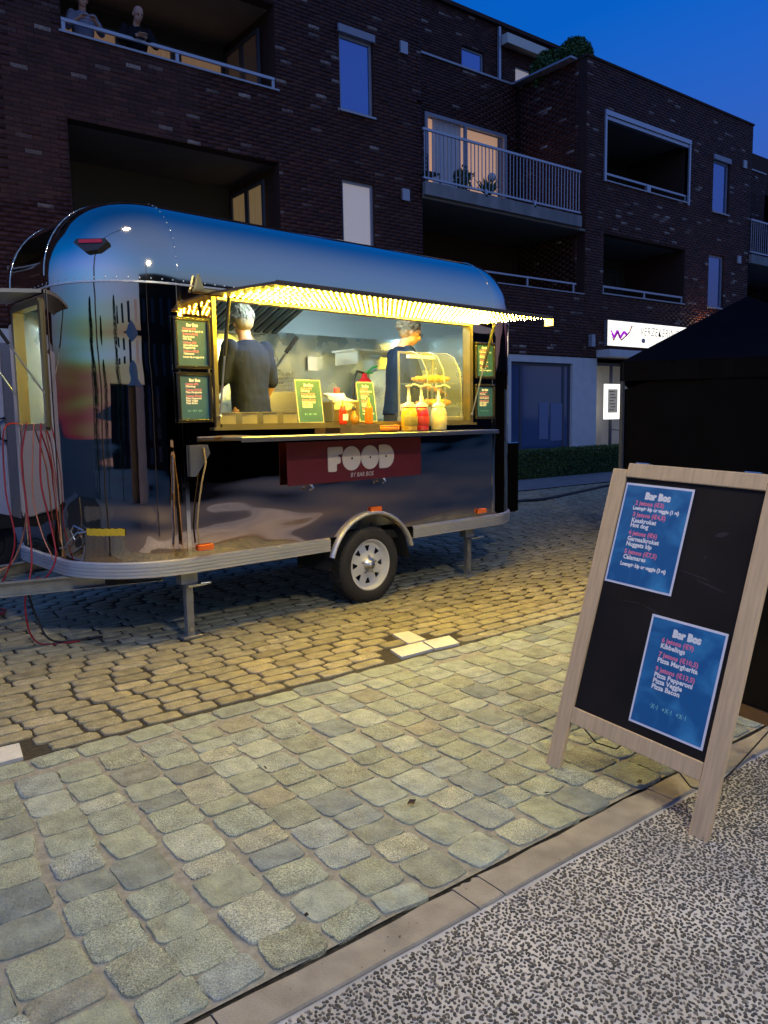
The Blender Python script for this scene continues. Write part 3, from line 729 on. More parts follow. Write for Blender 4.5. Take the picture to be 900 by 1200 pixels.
def sweep(name, prof, m, off=0, skip=None, parent=trailer):
    """profile (outward, z) run round the body"""
    P = perimeter(0); n = len(P); mb = MB(); k = len(prof)
    for i in range(n):
        p = Vector(P[i][:2]); a = Vector(P[i-1][:2]); b = Vector(P[(i+1) % n][:2]); t = (b-a).normalized(); nn = Vector((t.y, -t.x))
        for o, z in prof: mb.v.append((p.x+nn.x*o, p.y+nn.y*o, z))
    for i in range(n):
        j = (i+1) % n
        if skip and skip(P[i], P[j]): continue
        for q in range(k-1):
            mb.f.append((i*k+q, j*k+q, j*k+q+1, i*k+q+1)); mb.m.append(0); mb.sm.append(False)
    return mb.build(name, m, parent)
ribs = [(-.02, .512), (.022, .512)]
for i in range(4):
    z = .515+i*.024; ribs += [(.024, z), (.024, z+.015), (.015, z+.017), (.015, z+.022)]
ribs += [(.022, .613), (-.01, .628)]
inarch = lambda a, b: a[2] == 'f' and b[2] == 'f' and a[3] > -.43 and b[3] < .54
sweep('ribbed_trim', ribs, M_alu, skip=inarch)
sweep('belt_seam', [(.001, 2.512), (.007, 2.515), (.007, 2.525), (.001, 2.528)], M_alu)
# under-floor
MB().box((0, 1.05, .56), (4.0, 1.9, .08)).box((-1.2, .35, .50), (1.9, .06, .1)).box((1.3, .35, .50), (1.6, .06, .1)).box((0, 1.7, .5), (4, .06, .1)).build('chassis', M_shade, trailer)
mb = MB()
pts = [(u, arch(u)-.004) for u in np.linspace(-.404, .504, 19)]
for i in range(18):
    (a, za), (b, zb) = pts[i], pts[i+1]; mb.add([(a, .0, max(za, .3)), (b, .0, max(zb, .3)), (b, .42, max(zb, .3)), (a, .42, max(za, .3))], [(0, 1, 2, 3)])
mb.box((.05, .43, .56), (.95, .02, .5)); mb.build('wheel_well', M_shade, trailer)
# mudguard: curved bright band round the arch
mb = MB(); N = 26; k = 5
for i in range(N+1):
    a = R(163)-R(146)*i/N
    for (dr, v) in ((-.004, .004), (-.004, -.030), (.006, -.045), (.024, -.042), (.030, .0)):
        r_ = .462+dr; mb.v.append((.05+r_*math.cos(a), v, .315+r_*math.sin(a)))
for i in range(N):
    for q in range(k-1): mb.f.append((i*k+q, (i+1)*k+q, (i+1)*k+q+1, i*k+q+1)); mb.m.append(0); mb.sm.append(True)
mb.build('mudguard', M_alu, trailer)
# wheel
wx, wz = .03, .335
tp = [(.215, -.085), (.232, -.098), (.262, -.104), (.300, -.100), (.324, -.085), (.334, -.06), (.335, 0), (.334, .06), (.324, .085), (.3, .1), (.25, .104), (.215, .09)]
wheel = MB().lathe(tp, 40, (wx, .09, wz), axis='y')
for i in range(44):
    a = 2*PI*i/44
    Mx = Matrix.Translation((wx, .09, wz)) @ Matrix.Rotation(-a, 4, 'Y')
    wheel.box((.334, -.05, 0), (.008, .05, .024), M=Mx); wheel.box((.334, .035, .02), (.008, .09, .018), M=Mx)
wh = wheel.build('wheel', M_rubber, trailer)
mb = MB().lathe([(.216, .08), (.222, -.07), (.229, -.086), (.222, -.092), (.208, -.08), (.203, -.05), (.196, -.045)], 40, (wx, .09, wz), axis='y')
rad = [(.06, -.075), (.085, -.058), (.118, -.050), (.168, -.046), (.198, -.046)]
hw = [6, 5, 3.5, 9.5, 9.5]
ids = []
for ri, (r_, y) in enumerate(rad):
    for s in range(8):
        for a in (s*45-22.5, s*45-hw[ri], s*45+hw[ri]):
            w = R(a+90); mb.v.append((wx+r_*math.cos(w), .09+y, wz+r_*math.sin(w)))
off = len(mb.v)-len(rad)*24
for ri in range(len(rad)-1):
    for c in range(24):
        if ri == 2 and c % 3 == 1: continue
        c2 = (c+1) % 24; mb.f.append((off+ri*24+c, off+ri*24+c2, off+(ri+1)*24+c2, off+(ri+1)*24+c)); mb.m.append(0); mb.sm.append(True)
rim = mb.build('rim', M_wrim, wh)
MB().lathe([(.215, .0), (.0, .0)], 30, (wx, .12, wz), axis='y').build('brake_drum', M_shade, wh)
MB().lathe([(.062, -.078), (.05, -.09), (.036, -.096), (.034, -.11), (.0, -.113)], 20, (wx, .09, wz), axis='y').build('hub_cap', M_ss, wh)
lug = MB().lathe([(.009, 0), (.009, -.018), (0, -.02)], 6, (0, 0, 0), axis='y').mesh('wheel_nut', M_galv)
for i in range(5):
    a = 2*PI*i/5+.3; link('wheel_nut', lug, wh, (wx+.075*math.cos(a), .09-.062, wz+.075*math.sin(a)))

# rivets: stuff on the seams
mb = MB()
def riv(p, nrm, r=.006):
    z = Vector(nrm).normalized(); a = Vector((0, 0, 1)) if abs(z.z) < .9 else Vector((1, 0, 0)); x = z.cross(a).normalized(); y = z.cross(x); p = Vector(p)
    vs = [p+x*r*math.cos(k*PI/3)+y*r*math.sin(k*PI/3) for k in range(6)]+[p+z*r*.6]
    mb.add(vs, [(k, (k+1) % 6, 6) for k in range(6)], 0, True)
Pm = perimeter(0); n = len(Pm)
for i in range(n):
    a, b = Vector(Pm[i][:2]), Vector(Pm[(i+1) % n][:2]); t = (b-a); L_ = t.length
    if L_ < 1e-4: continue
    for k in range(max(1, int(L_/.075))):
        p = a+t*((k+.5)/max(1, int(L_/.075))); nn = Vector((t.y, -t.x)).normalized(); riv((p.x+nn.x*.001, p.y+nn.y*.001, 2.545), (nn.x, nn.y, 0))
seams = []
for su, sg in ((UL+RC-.02, -1), (UR-RC, 1)):
    for i in range(34):
        z = .66+i*.055
        if z < 2.5: riv((su+(.02 if sg < 0 else 0), -.001, z), (0, -1, 0), .005); seams.append((su, z))
    for i in range(12):
        t = R(4+i*7.2); vv = .5*(1-math.cos(t)); zz = ZB+.54*math.sin(t); riv((su+(.02 if sg < 0 else 0), vv-.001, zz+.001), (0, -math.cos(t), math.sin(t)), .006)
for v in (RC, WV-RC):
    for i in range(30):
        z = .66+i*.062
        if z < 2.5: riv((UL-.001, v, z), (-1, 0, 0), .005)
    for i in range(11):
        t = R(4+i*7.4); riv((UL+.5*(1-math.cos(t)), v, ZB+.54*math.sin(t)+.001), (-math.cos(t), 0, math.sin(t)), .006)
stuff(mb.build('rivets', M_alu, trailer))
# raised seam strips
for su in (UL+RC, UR-RC):
    MB().box((su, -.002, 1.59), (.03, .004, 1.9)).build('seam_strip', M_mirror_roof, trailer)
    MB().tube([(su, .5*(1-math.cos(t))-.001, ZB+.54*math.sin(t)) for t in [R(a) for a in range(0, 91, 6)]], .004, 4).build('seam_strip', M_mirror_roof, trailer)
for sv in (RC, WV-RC):
    MB().box((UL-.002, sv, 1.59), (.004, .03, 1.9)).build('seam_strip', M_mirror_roof, trailer)
    MB().tube([(UL+.5*(1-math.cos(t)), sv, ZB+.54*math.sin(t)) for t in [R(a) for a in range(0, 91, 6)]], .004, 4).build('seam_strip', M_mirror_roof, trailer)


# window frame of the serving hatch, counter inside and shelf outside
f = MB()
f.box((OU0+.012, .03, (OZ0+OZ1)/2), (.03, .09, OZ1-OZ0)); f.box((OU1-.02, .03, (OZ0+OZ1)/2), (.045, .09, OZ1-OZ0))
f.box(((OU0+OU1)/2, .03, OZ1-.008), (OU1-OU0-.09, .088, .016)); f.box(((OU0+OU1)/2, .032, OZ0+.012), (OU1-OU0-.09, .09, .035))
f.box(((OU0+OU1)/2, -.022, OZ0-.005), (OU1-OU0+.06, .03, .02))
M_bright = mat('bright_steel_frame', (.34, .29, .16), .32, .8, var=.05)
f.build('hatch_frame', M_bright, trailer)
MB().bbox((-.06, .28, 1.545), (2.7, .42, .03), .006).build('worktop', M_ss, trailer)
MB().box((-.06, .47, 1.1), (2.7, .02, .86)).build('worktop_front', M_ss, trailer)
MB().bbox((-.03, -.185, 1.462), (2.78, .28, .022), .004).box((-.03, -.322, 1.452), (2.78, .012, .03)).build('serving_shelf', M_ss, trailer)
# raised hatch with rows of warm lights underneath
aw = MB(); AZ0, AZ1, AV = 2.472, 2.434, -.86
def awp(t, d=0): return (-.02+(AV+.02)*t, AZ0+(AZ1-AZ0)*t+d)
(v0, z0), (v1, z1) = awp(0), awp(1)
A = [(-1.46, v0, z0), (1.41, v0, z0), (1.41, v1, z1), (-1.46, v1, z1)]
vs = A+[(x, y, z+.016) for x, y, z in A]
aw.add(vs, [(0, 3, 2, 1), (4, 5, 6, 7), (0, 1, 5, 4), (1, 2, 6, 5), (2, 3, 7, 6), (3, 0, 4, 7)])
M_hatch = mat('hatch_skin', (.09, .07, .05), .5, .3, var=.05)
hatch = aw.build('raised_hatch', M_hatch, trailer)
M_led = mat('warm_led', (1, .8, .3), .5, emis=(1.0, .67, .03), estr=2000)
M_tape = mat('led_tape', (.08, .07, .05), .6)
rows = 8
for r_ in range(rows):
    t = .05+.9*r_/(rows-1); v, z = awp(t, -.004); nl = 56
    mb = MB().box((.01, v, z+.001), (2.72, .010, .003), 0)
    for i in range(nl):
        u = -1.35+2.72*i/(nl-1)+.004*(r_ % 2)
        mb.box((u, v, z-.004), (.0075, .0042, .003), 1)
    mb.build('led_strip', [M_tape, M_led], hatch)
mb = MB().box((1.42, v1+.03, z1-.03), (.03, .07, .06)); mb.build('cable_joint', mat('lit_yellow_joint', (.8, .6, .1), .5, emis=(1, .66, .12), estr=6), hatch)  # the joint is no lamp; its yellow glow is added as emission
mb = MB().box((-.025, v1-.006, z1+.006), (2.89, .012, .026)).build('hatch_edge', M_hatch, hatch)
MB().prism([(-1.58, 2.48), (-1.50, 2.48), (-1.545, 2.60)], -.05, -.02).box((-1.48, -.03, 2.49), (.2, .04, .02)).build('hinge_bracket', mat('yellow_lit_steel', (.75, .6, .25), .35, .6), trailer)
# gas struts
for u in (OU0+.02, OU1-.03):
    a = Vector((u, -.03, 1.62)); b = Vector((u, -.21 if u < 0 else -.30, 2.43)); m = a+(b-a)*.52
    s = MB().tube([b, m], .014, 8).build('gas_strut', M_black, trailer); MB().tube([m, a], .007, 8).sphere(a, .014, 8, 6).build('rod', M_ss, s)

# framed opening in the end wall with its own raised flap
e = MB()
e.box((UL+.02, EV0+.01, (EZ0+EZ1)/2), (.08, .04, EZ1-EZ0)); e.box((UL+.02, EV1-.01, (EZ0+EZ1)/2), (.08, .04, EZ1-EZ0))
e.box((UL+.02, (EV0+EV1)/2, EZ1), (.078, EV1-EV0-.042, .05)); e.box((UL+.02, (EV0+EV1)/2, EZ0), (.078, EV1-EV0-.042, .05))
e.build('end_window_frame', M_bright, trailer)
MB().add([(UL-.01, EV0-.04, 2.49), (UL-.01, EV1+.04, 2.49), (UL-.62, EV1+.04, 2.44), (UL-.62, EV0-.04, 2.44), (UL-.01, EV0-.04, 2.515), (UL-.01, EV1+.04, 2.515), (UL-.62, EV1+.04, 2.465), (UL-.62, EV0-.04, 2.465)],
         [(0, 1, 2, 3), (7, 6, 5, 4), (0, 4, 5, 1), (1, 5, 6, 2), (2, 6, 7, 3), (3, 7, 4, 0)]).build('end_flap', mat('flap_grey', (.30, .30, .31), .45, .4), trailer)
for v in (EV0, EV1):
    a = Vector((UL-.02, v, 1.8)); b = Vector((UL-.45, v, 2.46)); m = a+(b-a)*.5
    s = MB().tube([b, m], .013, 8).build('gas_strut', M_black, trailer); MB().tube([m, a], .007, 8).build('rod', M_ss, s)
# side markers, tail lights, corner reflectors
mk = MB().bbox((0, 0, 0), (.125, .03, .045), .008).mesh('side_marker', M_amber)
link('side_marker', mk, trailer, (-1.56, -.016, .685)); link('side_marker', mk, trailer, (.09, -.016, .815)); link('side_marker', mk, trailer, (1.48, -.016, .675))
tlm = Matrix.Translation((-2.17, .24, 2.745)) @ Matrix.Rotation(R(-48), 4, 'Z') @ Matrix.Rotation(R(-12), 4, 'X')
tl_ = MB().prism([(-.11, .02), (-.09, .045), (.11, .04), (.125, .02), (.06, -.035), (-.03, -.045)], -.03, .05, M=tlm).build('marker_light', M_black, trailer)
MB().prism([(-.07, .012), (.09, .01), (.085, .034), (-.07, .036)], -.036, -.031, M=tlm).build('lens', M_red, tl_)
# jacks
for (u, v) in ((-1.64, .13), (1.42, .12)):
    j = MB().box((u, v, .27), (.055, .05, .50)).build('stabiliser_jack', M_galv, trailer)
    MB().bbox((u, v, .014), (.15, .11, .022), .004).build('foot_plate', M_galv, j)
    MB().box((u-.005, v, .46), (.13, .08, .09)).build('collar', M_galv, j)
    MB().box((u+.03, v-.07, .405), (.15, .05, .014)).tube([(u+.07, v-.07, .41), (u+.14, v-.09, .41)], .011, 8).build('crank', mat('red_crank_tag', (.45, .05, .03), .4) if u < -9 else M_ss, j)
    MB().tube([(u, v-.028, .07), (u, v-.035, .07)], .016, 8).build('bolt', M_ss, j)
# drawbar
def chan(name, a, b, h=.10, w=.05):
    a, b = Vector(a), Vector(b); d = (b-a); L_ = d.length; ang = math.atan2(d.y, d.x)
    Mx = Matrix.Translation((a+b)/2) @ Matrix.Rotation(ang, 4, 'Z')
    return MB().box((0, 0, 0), (L_, .006, h), M=Mx).box((0, w/2+.003, h/2-.003), (L_, w, .006), M=Mx).box((0, w/2+.003, -h/2+.003), (L_, w, .006), M=Mx).build(name, M_galv, trailer)
chan('drawbar', (-1.7, .42, .455), (-3.9, 1.0, .455)); chan('drawbar', (-1.7, 1.62, .455), (-3.9, 1.06, .455))
MB().box((-2.85, 1.03, .47), (.08, .62, .07)).build('crossmember', M_galv, trailer)
MB().box((-3.98, 1.03, .48), (.25, .1, .08)).build('coupling', M_black, trailer)
MB().tube([(-3.75, 1.03, .95), (-3.75, 1.03, .12)], .035, 10).lathe([(.11, -.04), (.11, .04)], 18, (-3.75, 1.03, .12), axis='y').build('jockey_wheel', M_galv, trailer)
# entrance door standing open at the far end
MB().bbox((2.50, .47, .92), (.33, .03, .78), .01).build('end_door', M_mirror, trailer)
# yellow strap end clipped round the front corner
def onc(a, z, o=.012):
    return (UL+RC-(RC+o)*math.cos(a), RC-(RC+o)*math.sin(a), z)
st = MB()
for i in range(6):
    a0, a1 = R(28+i*4), R(32+i*4)
    st.add([onc(a0, .815), onc(a1, .81), onc(a1, .86), onc(a0, .865)], [(0, 1, 2, 3)])
o = st.build('tie_strap', mat('yellow_webbing', (.75, .48, .02), .7, var=.1, vscale=40), trailer)
MB().tube([onc(R(28), .84, .02), onc(R(22), .83, .03), onc(R(16), .78, .03), onc(R(10), .72, .02), onc(R(2), .70, .02)], .006, 6).tube([onc(R(26), .85, .02), onc(R(20), .88, .03), onc(R(17), .84, .03), onc(R(20), .78, .03)], .007, 6).build('hook', M_ss, o)
# control panel edge and tan cord below the hatch
MB().prism([(-1.66, 1.42), (-1.52, 1.42), (-1.50, 1.36), (-1.62, 1.20), (-1.66, 1.20)], -.03, -.004).build('lower_bracket', M_ss, trailer)
cord = [(-1.56, -.04, 1.40), (-1.55, -.05, 1.3), (-1.58, -.03, 1.15), (-1.61, -.03, 1.0), (-1.63, -.03, .85), (-1.62, -.03, .72)]
MB().tube(cord, .007, 6).build('cord', mat('tan_cord', (.45, .3, .12), .8), trailer)

# FOOD sign under the shelf
fs = thing('food_sign', 'maroon board reading FOOD by Bar Bos hung under the serving shelf', 'sign', T(-.12, -.05, 1.25), (PI/2, 0, TRA))
M_maroon = mat('maroon_board', (.145, .012, .018), .5, var=.08, vscale=5)
M_cream = mat('cream_letters', (.78, .66, .58), .55)
MB().bbox((0, 0, 0), (1.455, .335, .012), .002).build('board', M_maroon, fs)
def disc_poly(cx, cy, rx, ry, n=28): return [(cx+rx*math.cos(2*PI*i/n), cy+ry*math.sin(2*PI*i/n)) for i in range(n)]
def rounded(pts, r):
    out = []; n = len(pts)
    for i in range(n):
        p = Vector(pts[i]); a = (Vector(pts[i-1])-p); b = (Vector(pts[(i+1) % n])-p); q = min(r, a.length/2, b.length/2); a.normalize(); b.normalize()
        for t in (0, .25, .5, .75, 1): out.append(tuple(p+a*q*(1-t)**2+b*q*t**2))
    return out
xs = -.335; zt, zb = .118, -.082
F_ = rounded([(xs, zt), (xs+.155, zt), (xs+.155, zt-.06), (xs+.105, zt-.065), (xs+.105, zt-.08), (xs+.13, zt-.082), (xs+.13, zt-.135), (xs+.088, zt-.138), (xs+.088, zb), (xs, zb)], .018)
def letter(poly, dots, nm):
    o = MB().prism(poly, .008, .014, plane='xy').build(nm, M_cream, fs)
    if dots: MB().prism(disc_poly(dots[0], dots[1], .010, .010, 10), .0145, .0155, plane='xy').build('dot', M_black, o)
letter(F_, None, 'letter')
letter(disc_poly(-.088, .018, .099, .100), (-.085, .018), 'letter')
letter(disc_poly(.113, .018, .099, .100), (.115, .018), 'letter')
Dp = rounded([(.222, zt), (.30, zt)], 0) if False else None
D_ = [(.218, zt-.015), (.222, zt-.003), (.235, zt)]+[(.29+.10*math.cos(a), .018+.1*math.sin(a)) for a in [R(90-180*i/16) for i in range(17)]]+[(.235, zb), (.222, zb+.003), (.218, zb+.015)]
letter(D_, (.295, .018), 'letter')
vs, fs_ = text_mesh('BY BAR BOS', .052, .0, 'CENTER', .25, (.025, -.137), 1.0, .9)
MB().add([(a, b, .0085) for a, b, c in vs], fs_).build('small_lettering', M_cream, fs)
for x in (-.5, .28): MB().tube([(x, -.165, -.01), (x+.02, -.2, .0), (x-.02, -.21, .01)], .01, 6).build('hook', M_ss, fs)

# menus
MENU_A = [('Bar Bos', 0, 1), ('2 jetons (€3)', 1, 0), ('Loempia kip or veggie (1 st)', 0, 2), ('3 jetons (€4,5)', 1, 0), ('Kaaskroket', 0, 0), ('Hot dog', 0, 0), ('4 jetons (€6)', 1, 0), ('Garnaalkroket', 0, 0), ('Nuggets kip', 0, 0), ('5 jetons (€7,5)', 1, 0), ('Calamares', 0, 0), ('Loempia kip or veggie (3 st)', 0, 2)]
POS_A = [.125, .195, .245, .315, .375, .425, .505, .565, .62, .70, .755, .825]
MENU_B = [('Bar Bos', 0, 1), ('6 jetons (€9)', 1, 0), ('Kibbelings', 0, 0), ('7 jetons (€10,5)', 1, 0), ('Pizza Margherita', 0, 0), ('9 jetons (€13,5)', 1, 0), ('Pizza Pepperoni', 0, 0), ('Pizza Veggie', 0, 0), ('Pizza Bacon', 0, 0), ('·X·1  +X·1  +X·1', 2, 3)]
POS_B = [.135, .21, .265, .345, .40, .485, .54, .595, .65, .83]
M_white = mat('white_print', (.86, .86, .88), .6); M_pink = mat('pink_print', (.80, .22, .36), .6); M_teal = mat('teal_print', (.25, .62, .62), .6)
def menu_meshes(lines, pos):
    g = {0: MB(), 1: MB(), 2: MB()}
    for (s, c, k), p in zip(lines, pos):
        if k == 1: vs, fs_ = text_mesh(s, .092, .008, 'LEFT', 0, (.29, 1-p), 1.05, 1.15)
        elif k == 2: vs, fs_ = text_mesh(s, .052, .003, 'LEFT', 0, (.15, 1-p), 1.0, 1.1)
        elif k == 3: vs, fs_ = text_mesh(s, .062, .001, 'LEFT', 0, (.20, 1-p), 1.1, 1)
        else: vs, fs_ = text_mesh(s, .062, .0027, 'LEFT', 0, (.17, 1-p), 1.03, 1.2)
        g[c].add(vs, fs_)
    return [g[0].mesh('white_lettering', M_white), g[1].mesh('pink_lettering', M_pink)]+([g[2].mesh('teal_lettering', M_teal)] if g[2].v else [])
MENUS = {'A': menu_meshes(MENU_A, POS_A), 'B': menu_meshes(MENU_B, POS_B)}
def paper_mat(name, c0, c1, scale):
    m = mat(name, c0, .55); n = m.node_tree; b = n.nodes['Principled BSDF']
    tc = n.nodes.new('ShaderNodeTexCoord'); no = n.nodes.new('ShaderNodeTexNoise'); no.inputs['Scale'].default_value = scale; no.inputs['Detail'].default_value = 5; no.inputs['Distortion'].default_value = .8
    cr = n.nodes.new('ShaderNodeValToRGB'); cr.color_ramp.elements[0].position = .45; cr.color_ramp.elements[0].color = (*c0, 1); cr.color_ramp.elements[1].position = .68; cr.color_ramp.elements[1].color = (*c1, 1)
    n.links.new(tc.outputs['Object'], no.inputs['Vector']); n.links.new(no.outputs[0], cr.inputs[0]); n.links.new(cr.outputs[0], b.inputs['Base Color']); return m
M_bluep = paper_mat('blue_menu_paper', (.004, .115, .33), (.04, .27, .56), 6)
M_tealp = paper_mat('teal_menu_paper', (.022, .095, .17), (.04, .13, .22), 5)
def menu(root, which, w, h, paper, border, z=.0, bw=.012, at=(0, 0)):
    """sheet in the root's XY plane, bottom-left at `at`"""
    x0, y0 = at
    s = MB().box((x0+w/2, y0+h/2, z), (w, h, .001)).build('paper_border', border, root)
    MB().box((x0+w/2, y0+h/2, z+.0012), (w-2*bw, h-2*bw, .0008)).build('menu_sheet', paper, s)
    for me in MENUS[which]:
        o = link(me.name, me, s, (x0+bw, y0+bw, z+.0022)); o.scale = ((w-2*bw)/.90*1.0, (h-2*bw), 1)
    return s
M_fr = mat('black_picture_frame', (.02, .018, .015), .22, coat=.6)
FR = [(-1.732, 1.955, .275, .355, 'A', 'upper framed teal menu left of the serving hatch'), (-1.728, 1.585, .268, .35, 'B', 'lower framed teal menu left of the serving hatch'),
      (1.38, 1.95, .29, .345, 'A', 'upper black framed menu right of the serving hatch'), (1.378, 1.565, .285, .335, 'B', 'lower black framed menu right of the serving hatch')]
for (u, z, w, h, k, lab) in FR:
    t = thing('framed_menu', lab, 'menu', T(u, -.022, z), (PI/2, 0, TRA), group='framed menus beside the hatch')
    mb = MB()
    for c, d in (((w/2, .012), (w, .024)), ((w/2, h-.012), (w, .024)), ((.012, h/2), (.024, h-.048)), ((w-.012, h/2), (.024, h-.048))): mb.bbox((c[0], c[1], .006), (d[0], d[1], .024), .006)
    mb.build('frame', M_fr, t)
    menu(t, k, w-.05, h-.05, M_tealp, M_tealp, 0, .0, (.025, .025))
for (u, v, w, h, k, lab) in ((-.625, .08, .255, .35, 'B', 'teal menu card standing on the counter beside the steel tubs'), (.03, .10, .20, .345, 'A', 'teal menu card standing on the counter behind the squeeze bottles')):
    t = thing('menu_card', lab, 'menu', T(u, v, 1.563), (R(82), 0, TRA), group='menu cards standing on the counter')
    menu(t, k, w, h, M_tealp, mat('cream_border', (.55, .55, .48), .5), 0, .008, (0, 0))
    MB().box((w/2, .0, -.02), (w*.9, .006, .08)).build('foot', mat('clear_acrylic', (.8, .85, .85), .05, alpha=.35), t)

# ================================================================== PEOPLE
def bez(a, b, t): return a+(b-a)*t
def remesh(o, vs, it=3):
    r = o.modifiers.new('remesh', 'REMESH'); r.mode = 'VOXEL'; r.voxel_size = vs; r.use_smooth_shade = True
    if it: s = o.modifiers.new('smooth', 'SMOOTH'); s.factor = .5; s.iterations = it
    return o
def limb(mb, pts, rs, n=12):
    for a, b, ra, rb in zip(pts[:-1], pts[1:], rs[:-1], rs[1:]):
        mb.tube([a, Vector(a).lerp(Vector(b), .5), b], [ra, (ra+rb)/2*1.02, rb], n)
    for p, r in zip(pts, rs): mb.sphere(p, r*.99, 12, 8)
def loft(mb, rings, n=20):
    """rings: (centre, rx, ry, frame matrix)"""
    o = len(mb.v); vs = []
    for c, rx, ry, Mx in rings:
        for k in range(n):
            w = 2*PI*k/n; x, y = math.cos(w), math.sin(w)
            e = 2.4; q = (abs(x)**e+abs(y)**e)**(-1/e)
            vs.append(Vector(c)+Mx @ Vector((rx*x*q, ry*y*q, 0)))
    m = len(rings); fs = [(i*n+k, i*n+(k+1) % n, (i+1)*n+(k+1) % n, (i+1)*n+k) for i in range(m-1) for k in range(n)]
    fs += [tuple(range(n))[::-1], tuple(range((m-1)*n, m*n))]
    mb.add(vs, fs, 0, True)
def person(label, loc, rz, h, look, arms, lean=0., head=(0, 0), skin=None, shirt=None, trousers=None, hair=None, sleeve=.5, glasses=False, curly=False, bald=False, group=None, female=False, gear=None):
    p = thing('person', label, 'person', loc, (0, 0, rz), group); k = h/1.75; p.scale = (k, k, k)
    I = Matrix.Identity(3); RL = Matrix.Rotation(-lean, 3, 'X'); hip = Vector((0, 0, .95))
    up = lambda v: hip+RL @ (Vector(v)-hip)
    sw = .172 if not female else .155
    neck = up((0, -.005, 1.47)); hc = up((0, .015, 1.49)); HR = Matrix.Rotation(head[1], 3, 'Z') @ Matrix.Rotation(-head[0]-lean, 3, 'X')
    hd = hc+HR @ Vector((0, .02, .138))
    H_ = lambda v: hd+HR @ Vector(v)
    mb = MB()
    # trunk and legs of the body
    loft(mb, [(up((0, 0, .88)), .15, .10, RL), (up((0, 0, 1.08)), .135, .09, RL), (up((0, .0, 1.28)), .155, .10, RL), (up((0, 0, 1.40)), .15, .085, RL), (up((0, 0, 1.46)), .07, .06, RL)])
    limb(mb, [up((0, -.01, 1.44)), hc, H_((0, -.01, -.06))], [.058, .052, .05])
    for s in (-1, 1): limb(mb, [Vector((s*.085, 0, .92)), Vector((s*.09, .01, .50)), Vector((s*.095, -.01, .09))], [.085, .056, .038]); limb(mb, [Vector((s*.095, -.02, .05)), Vector((s*.11, .13, .035))], [.042, .034])
    # head: skull, jaw, nose, ears, brow, lips
    mb.sphere(H_((0, -.008, .025)), (.075, .093, .092), 20, 14, M=HR); mb.sphere(H_((0, .022, -.045)), (.055, .062, .062), 16, 12, M=HR); mb.sphere(H_((0, .052, -.088)), (.026, .022, .020), 12, 8, M=HR)
    mb.tube([H_((0, .083, .012)), H_((0, .104, -.028))], [.009, .015], 8); mb.sphere(H_((0, .1, -.03)), .0135, 8, 6)
    mb.sphere(H_((0, .074, .028)), (.05, .016, .010), 12, 8, M=HR)
    mb.sphere(H_((0, .082, -.058)), (.022, .010, .006), 10, 6, M=HR); mb.sphere(H_((0, .08, -.067)), (.019, .010, .006), 10, 6, M=HR)
    for s in (-1, 1): mb.sphere(H_((s*.076, -.012, -.01)), (.010, .018, .030), 10, 8, M=HR)
    AR = []
    for s, (el, wr, fd) in zip((-1, 1), arms):
        sh = up((s*sw, -.005, 1.415)); el, wr = Vector(el), Vector(wr); AR.append((sh, el, wr))
        limb(mb, [sh, el, wr], [.048, .037, .026])
        d = (wr-el).normalized(); fd = Vector(fd).normalized(); side = d.cross(Vector((0, 0, 1)));
        if side.length < .2: side = Vector((1, 0, 0))
        side.normalize(); pc = wr+d*.045
        limb(mb, [wr, pc], [.026, .032]); 
        for i, (o, L_) in enumerate(((-.030, .066), (-.010, .077), (.010, .073), (.028, .058))):
            a = pc+d*.025+side*o; b = a+d*(L_*.5); c = b+(d*.5+fd*.75).normalized()*(L_*.55)
            mb.tube([a, b, c], [.0105, .0095, .008], 8); mb.sphere(c, .008, 8, 6); mb.sphere(b, .0095, 8, 6)
        t0 = wr+d*.02-side*s*.028; t1 = t0+(d*.5-side*s*.8+fd*.3).normalized()*.045; mb.tube([t0, t1, t1+d*.025+fd*.012], [.013, .011, .009], 8)
    remesh(mb.build('body', skin, p), .0072, 2)
    # eyes
    e = MB()
    for s in (-1, 1): e.sphere(H_((s*.031, .079, .006)), .0095, 10, 8)
    e.build('eyes', mat('eye', (.08, .06, .05), .2), p)
    # shirt
    mb = MB(); f = 1.0 if not female else .93
    loft(mb, [(up((0, .0, .86)), .168*f, .118, RL), (up((0, .005, .98)), .162*f, .118, RL), (up((0, .008, 1.12)), .160*f, .115, RL), (up((0, .006, 1.28)), .178*f, .124, RL), (up((0, 0, 1.38)), .178*f, .108, RL), (up((0, -.005, 1.445)), .12*f, .08, RL), (up((0, -.008, 1.475)), .062, .058, RL)], 24)
    for sh, el, wr in AR:
        if sleeve <= 1: e_ = sh.lerp(el, sleeve*.999 if sleeve > 0 else .5); limb(mb, [sh, e_], [.066, .058])
        else: w_ = el.lerp(wr, sleeve-1); limb(mb, [sh, el, w_], [.066, .055, .043])
    o = remesh(mb.build('shirt', shirt, p), .0105, 2)
    dtx = bpy.data.textures.get('cloth_folds') or bpy.data.textures.new('cloth_folds', 'CLOUDS'); dtx.noise_scale = .11; dtx.noise_depth = 2
    dm = o.modifiers.new('folds', 'DISPLACE'); dm.texture = dtx; dm.strength = .018; dm.mid_level = .5
    mb = MB()
    loft(mb, [(Vector((0, 0, .80)), .165*f, .115, I), (Vector((0, 0, .90)), .165*f, .115, I), (up((0, 0, 1.0)), .155*f, .108, RL)], 24)
    for s in (-1, 1): limb(mb, [Vector((s*.088, 0, .85)), Vector((s*.092, .012, .50)), Vector((s*.095, -.01, .12))], [.098, .074, .056])
    remesh(mb.build('trousers', trousers, p), .011, 2)
    mb = MB()
    for s in (-1, 1): mb.sphere((s*.10, .045, .042), (.052, .135, .045), 14, 8).box((s*.10, .045, .012), (.085, .24, .022))
    remesh(mb.build('shoes', M_black, p), .01, 2)
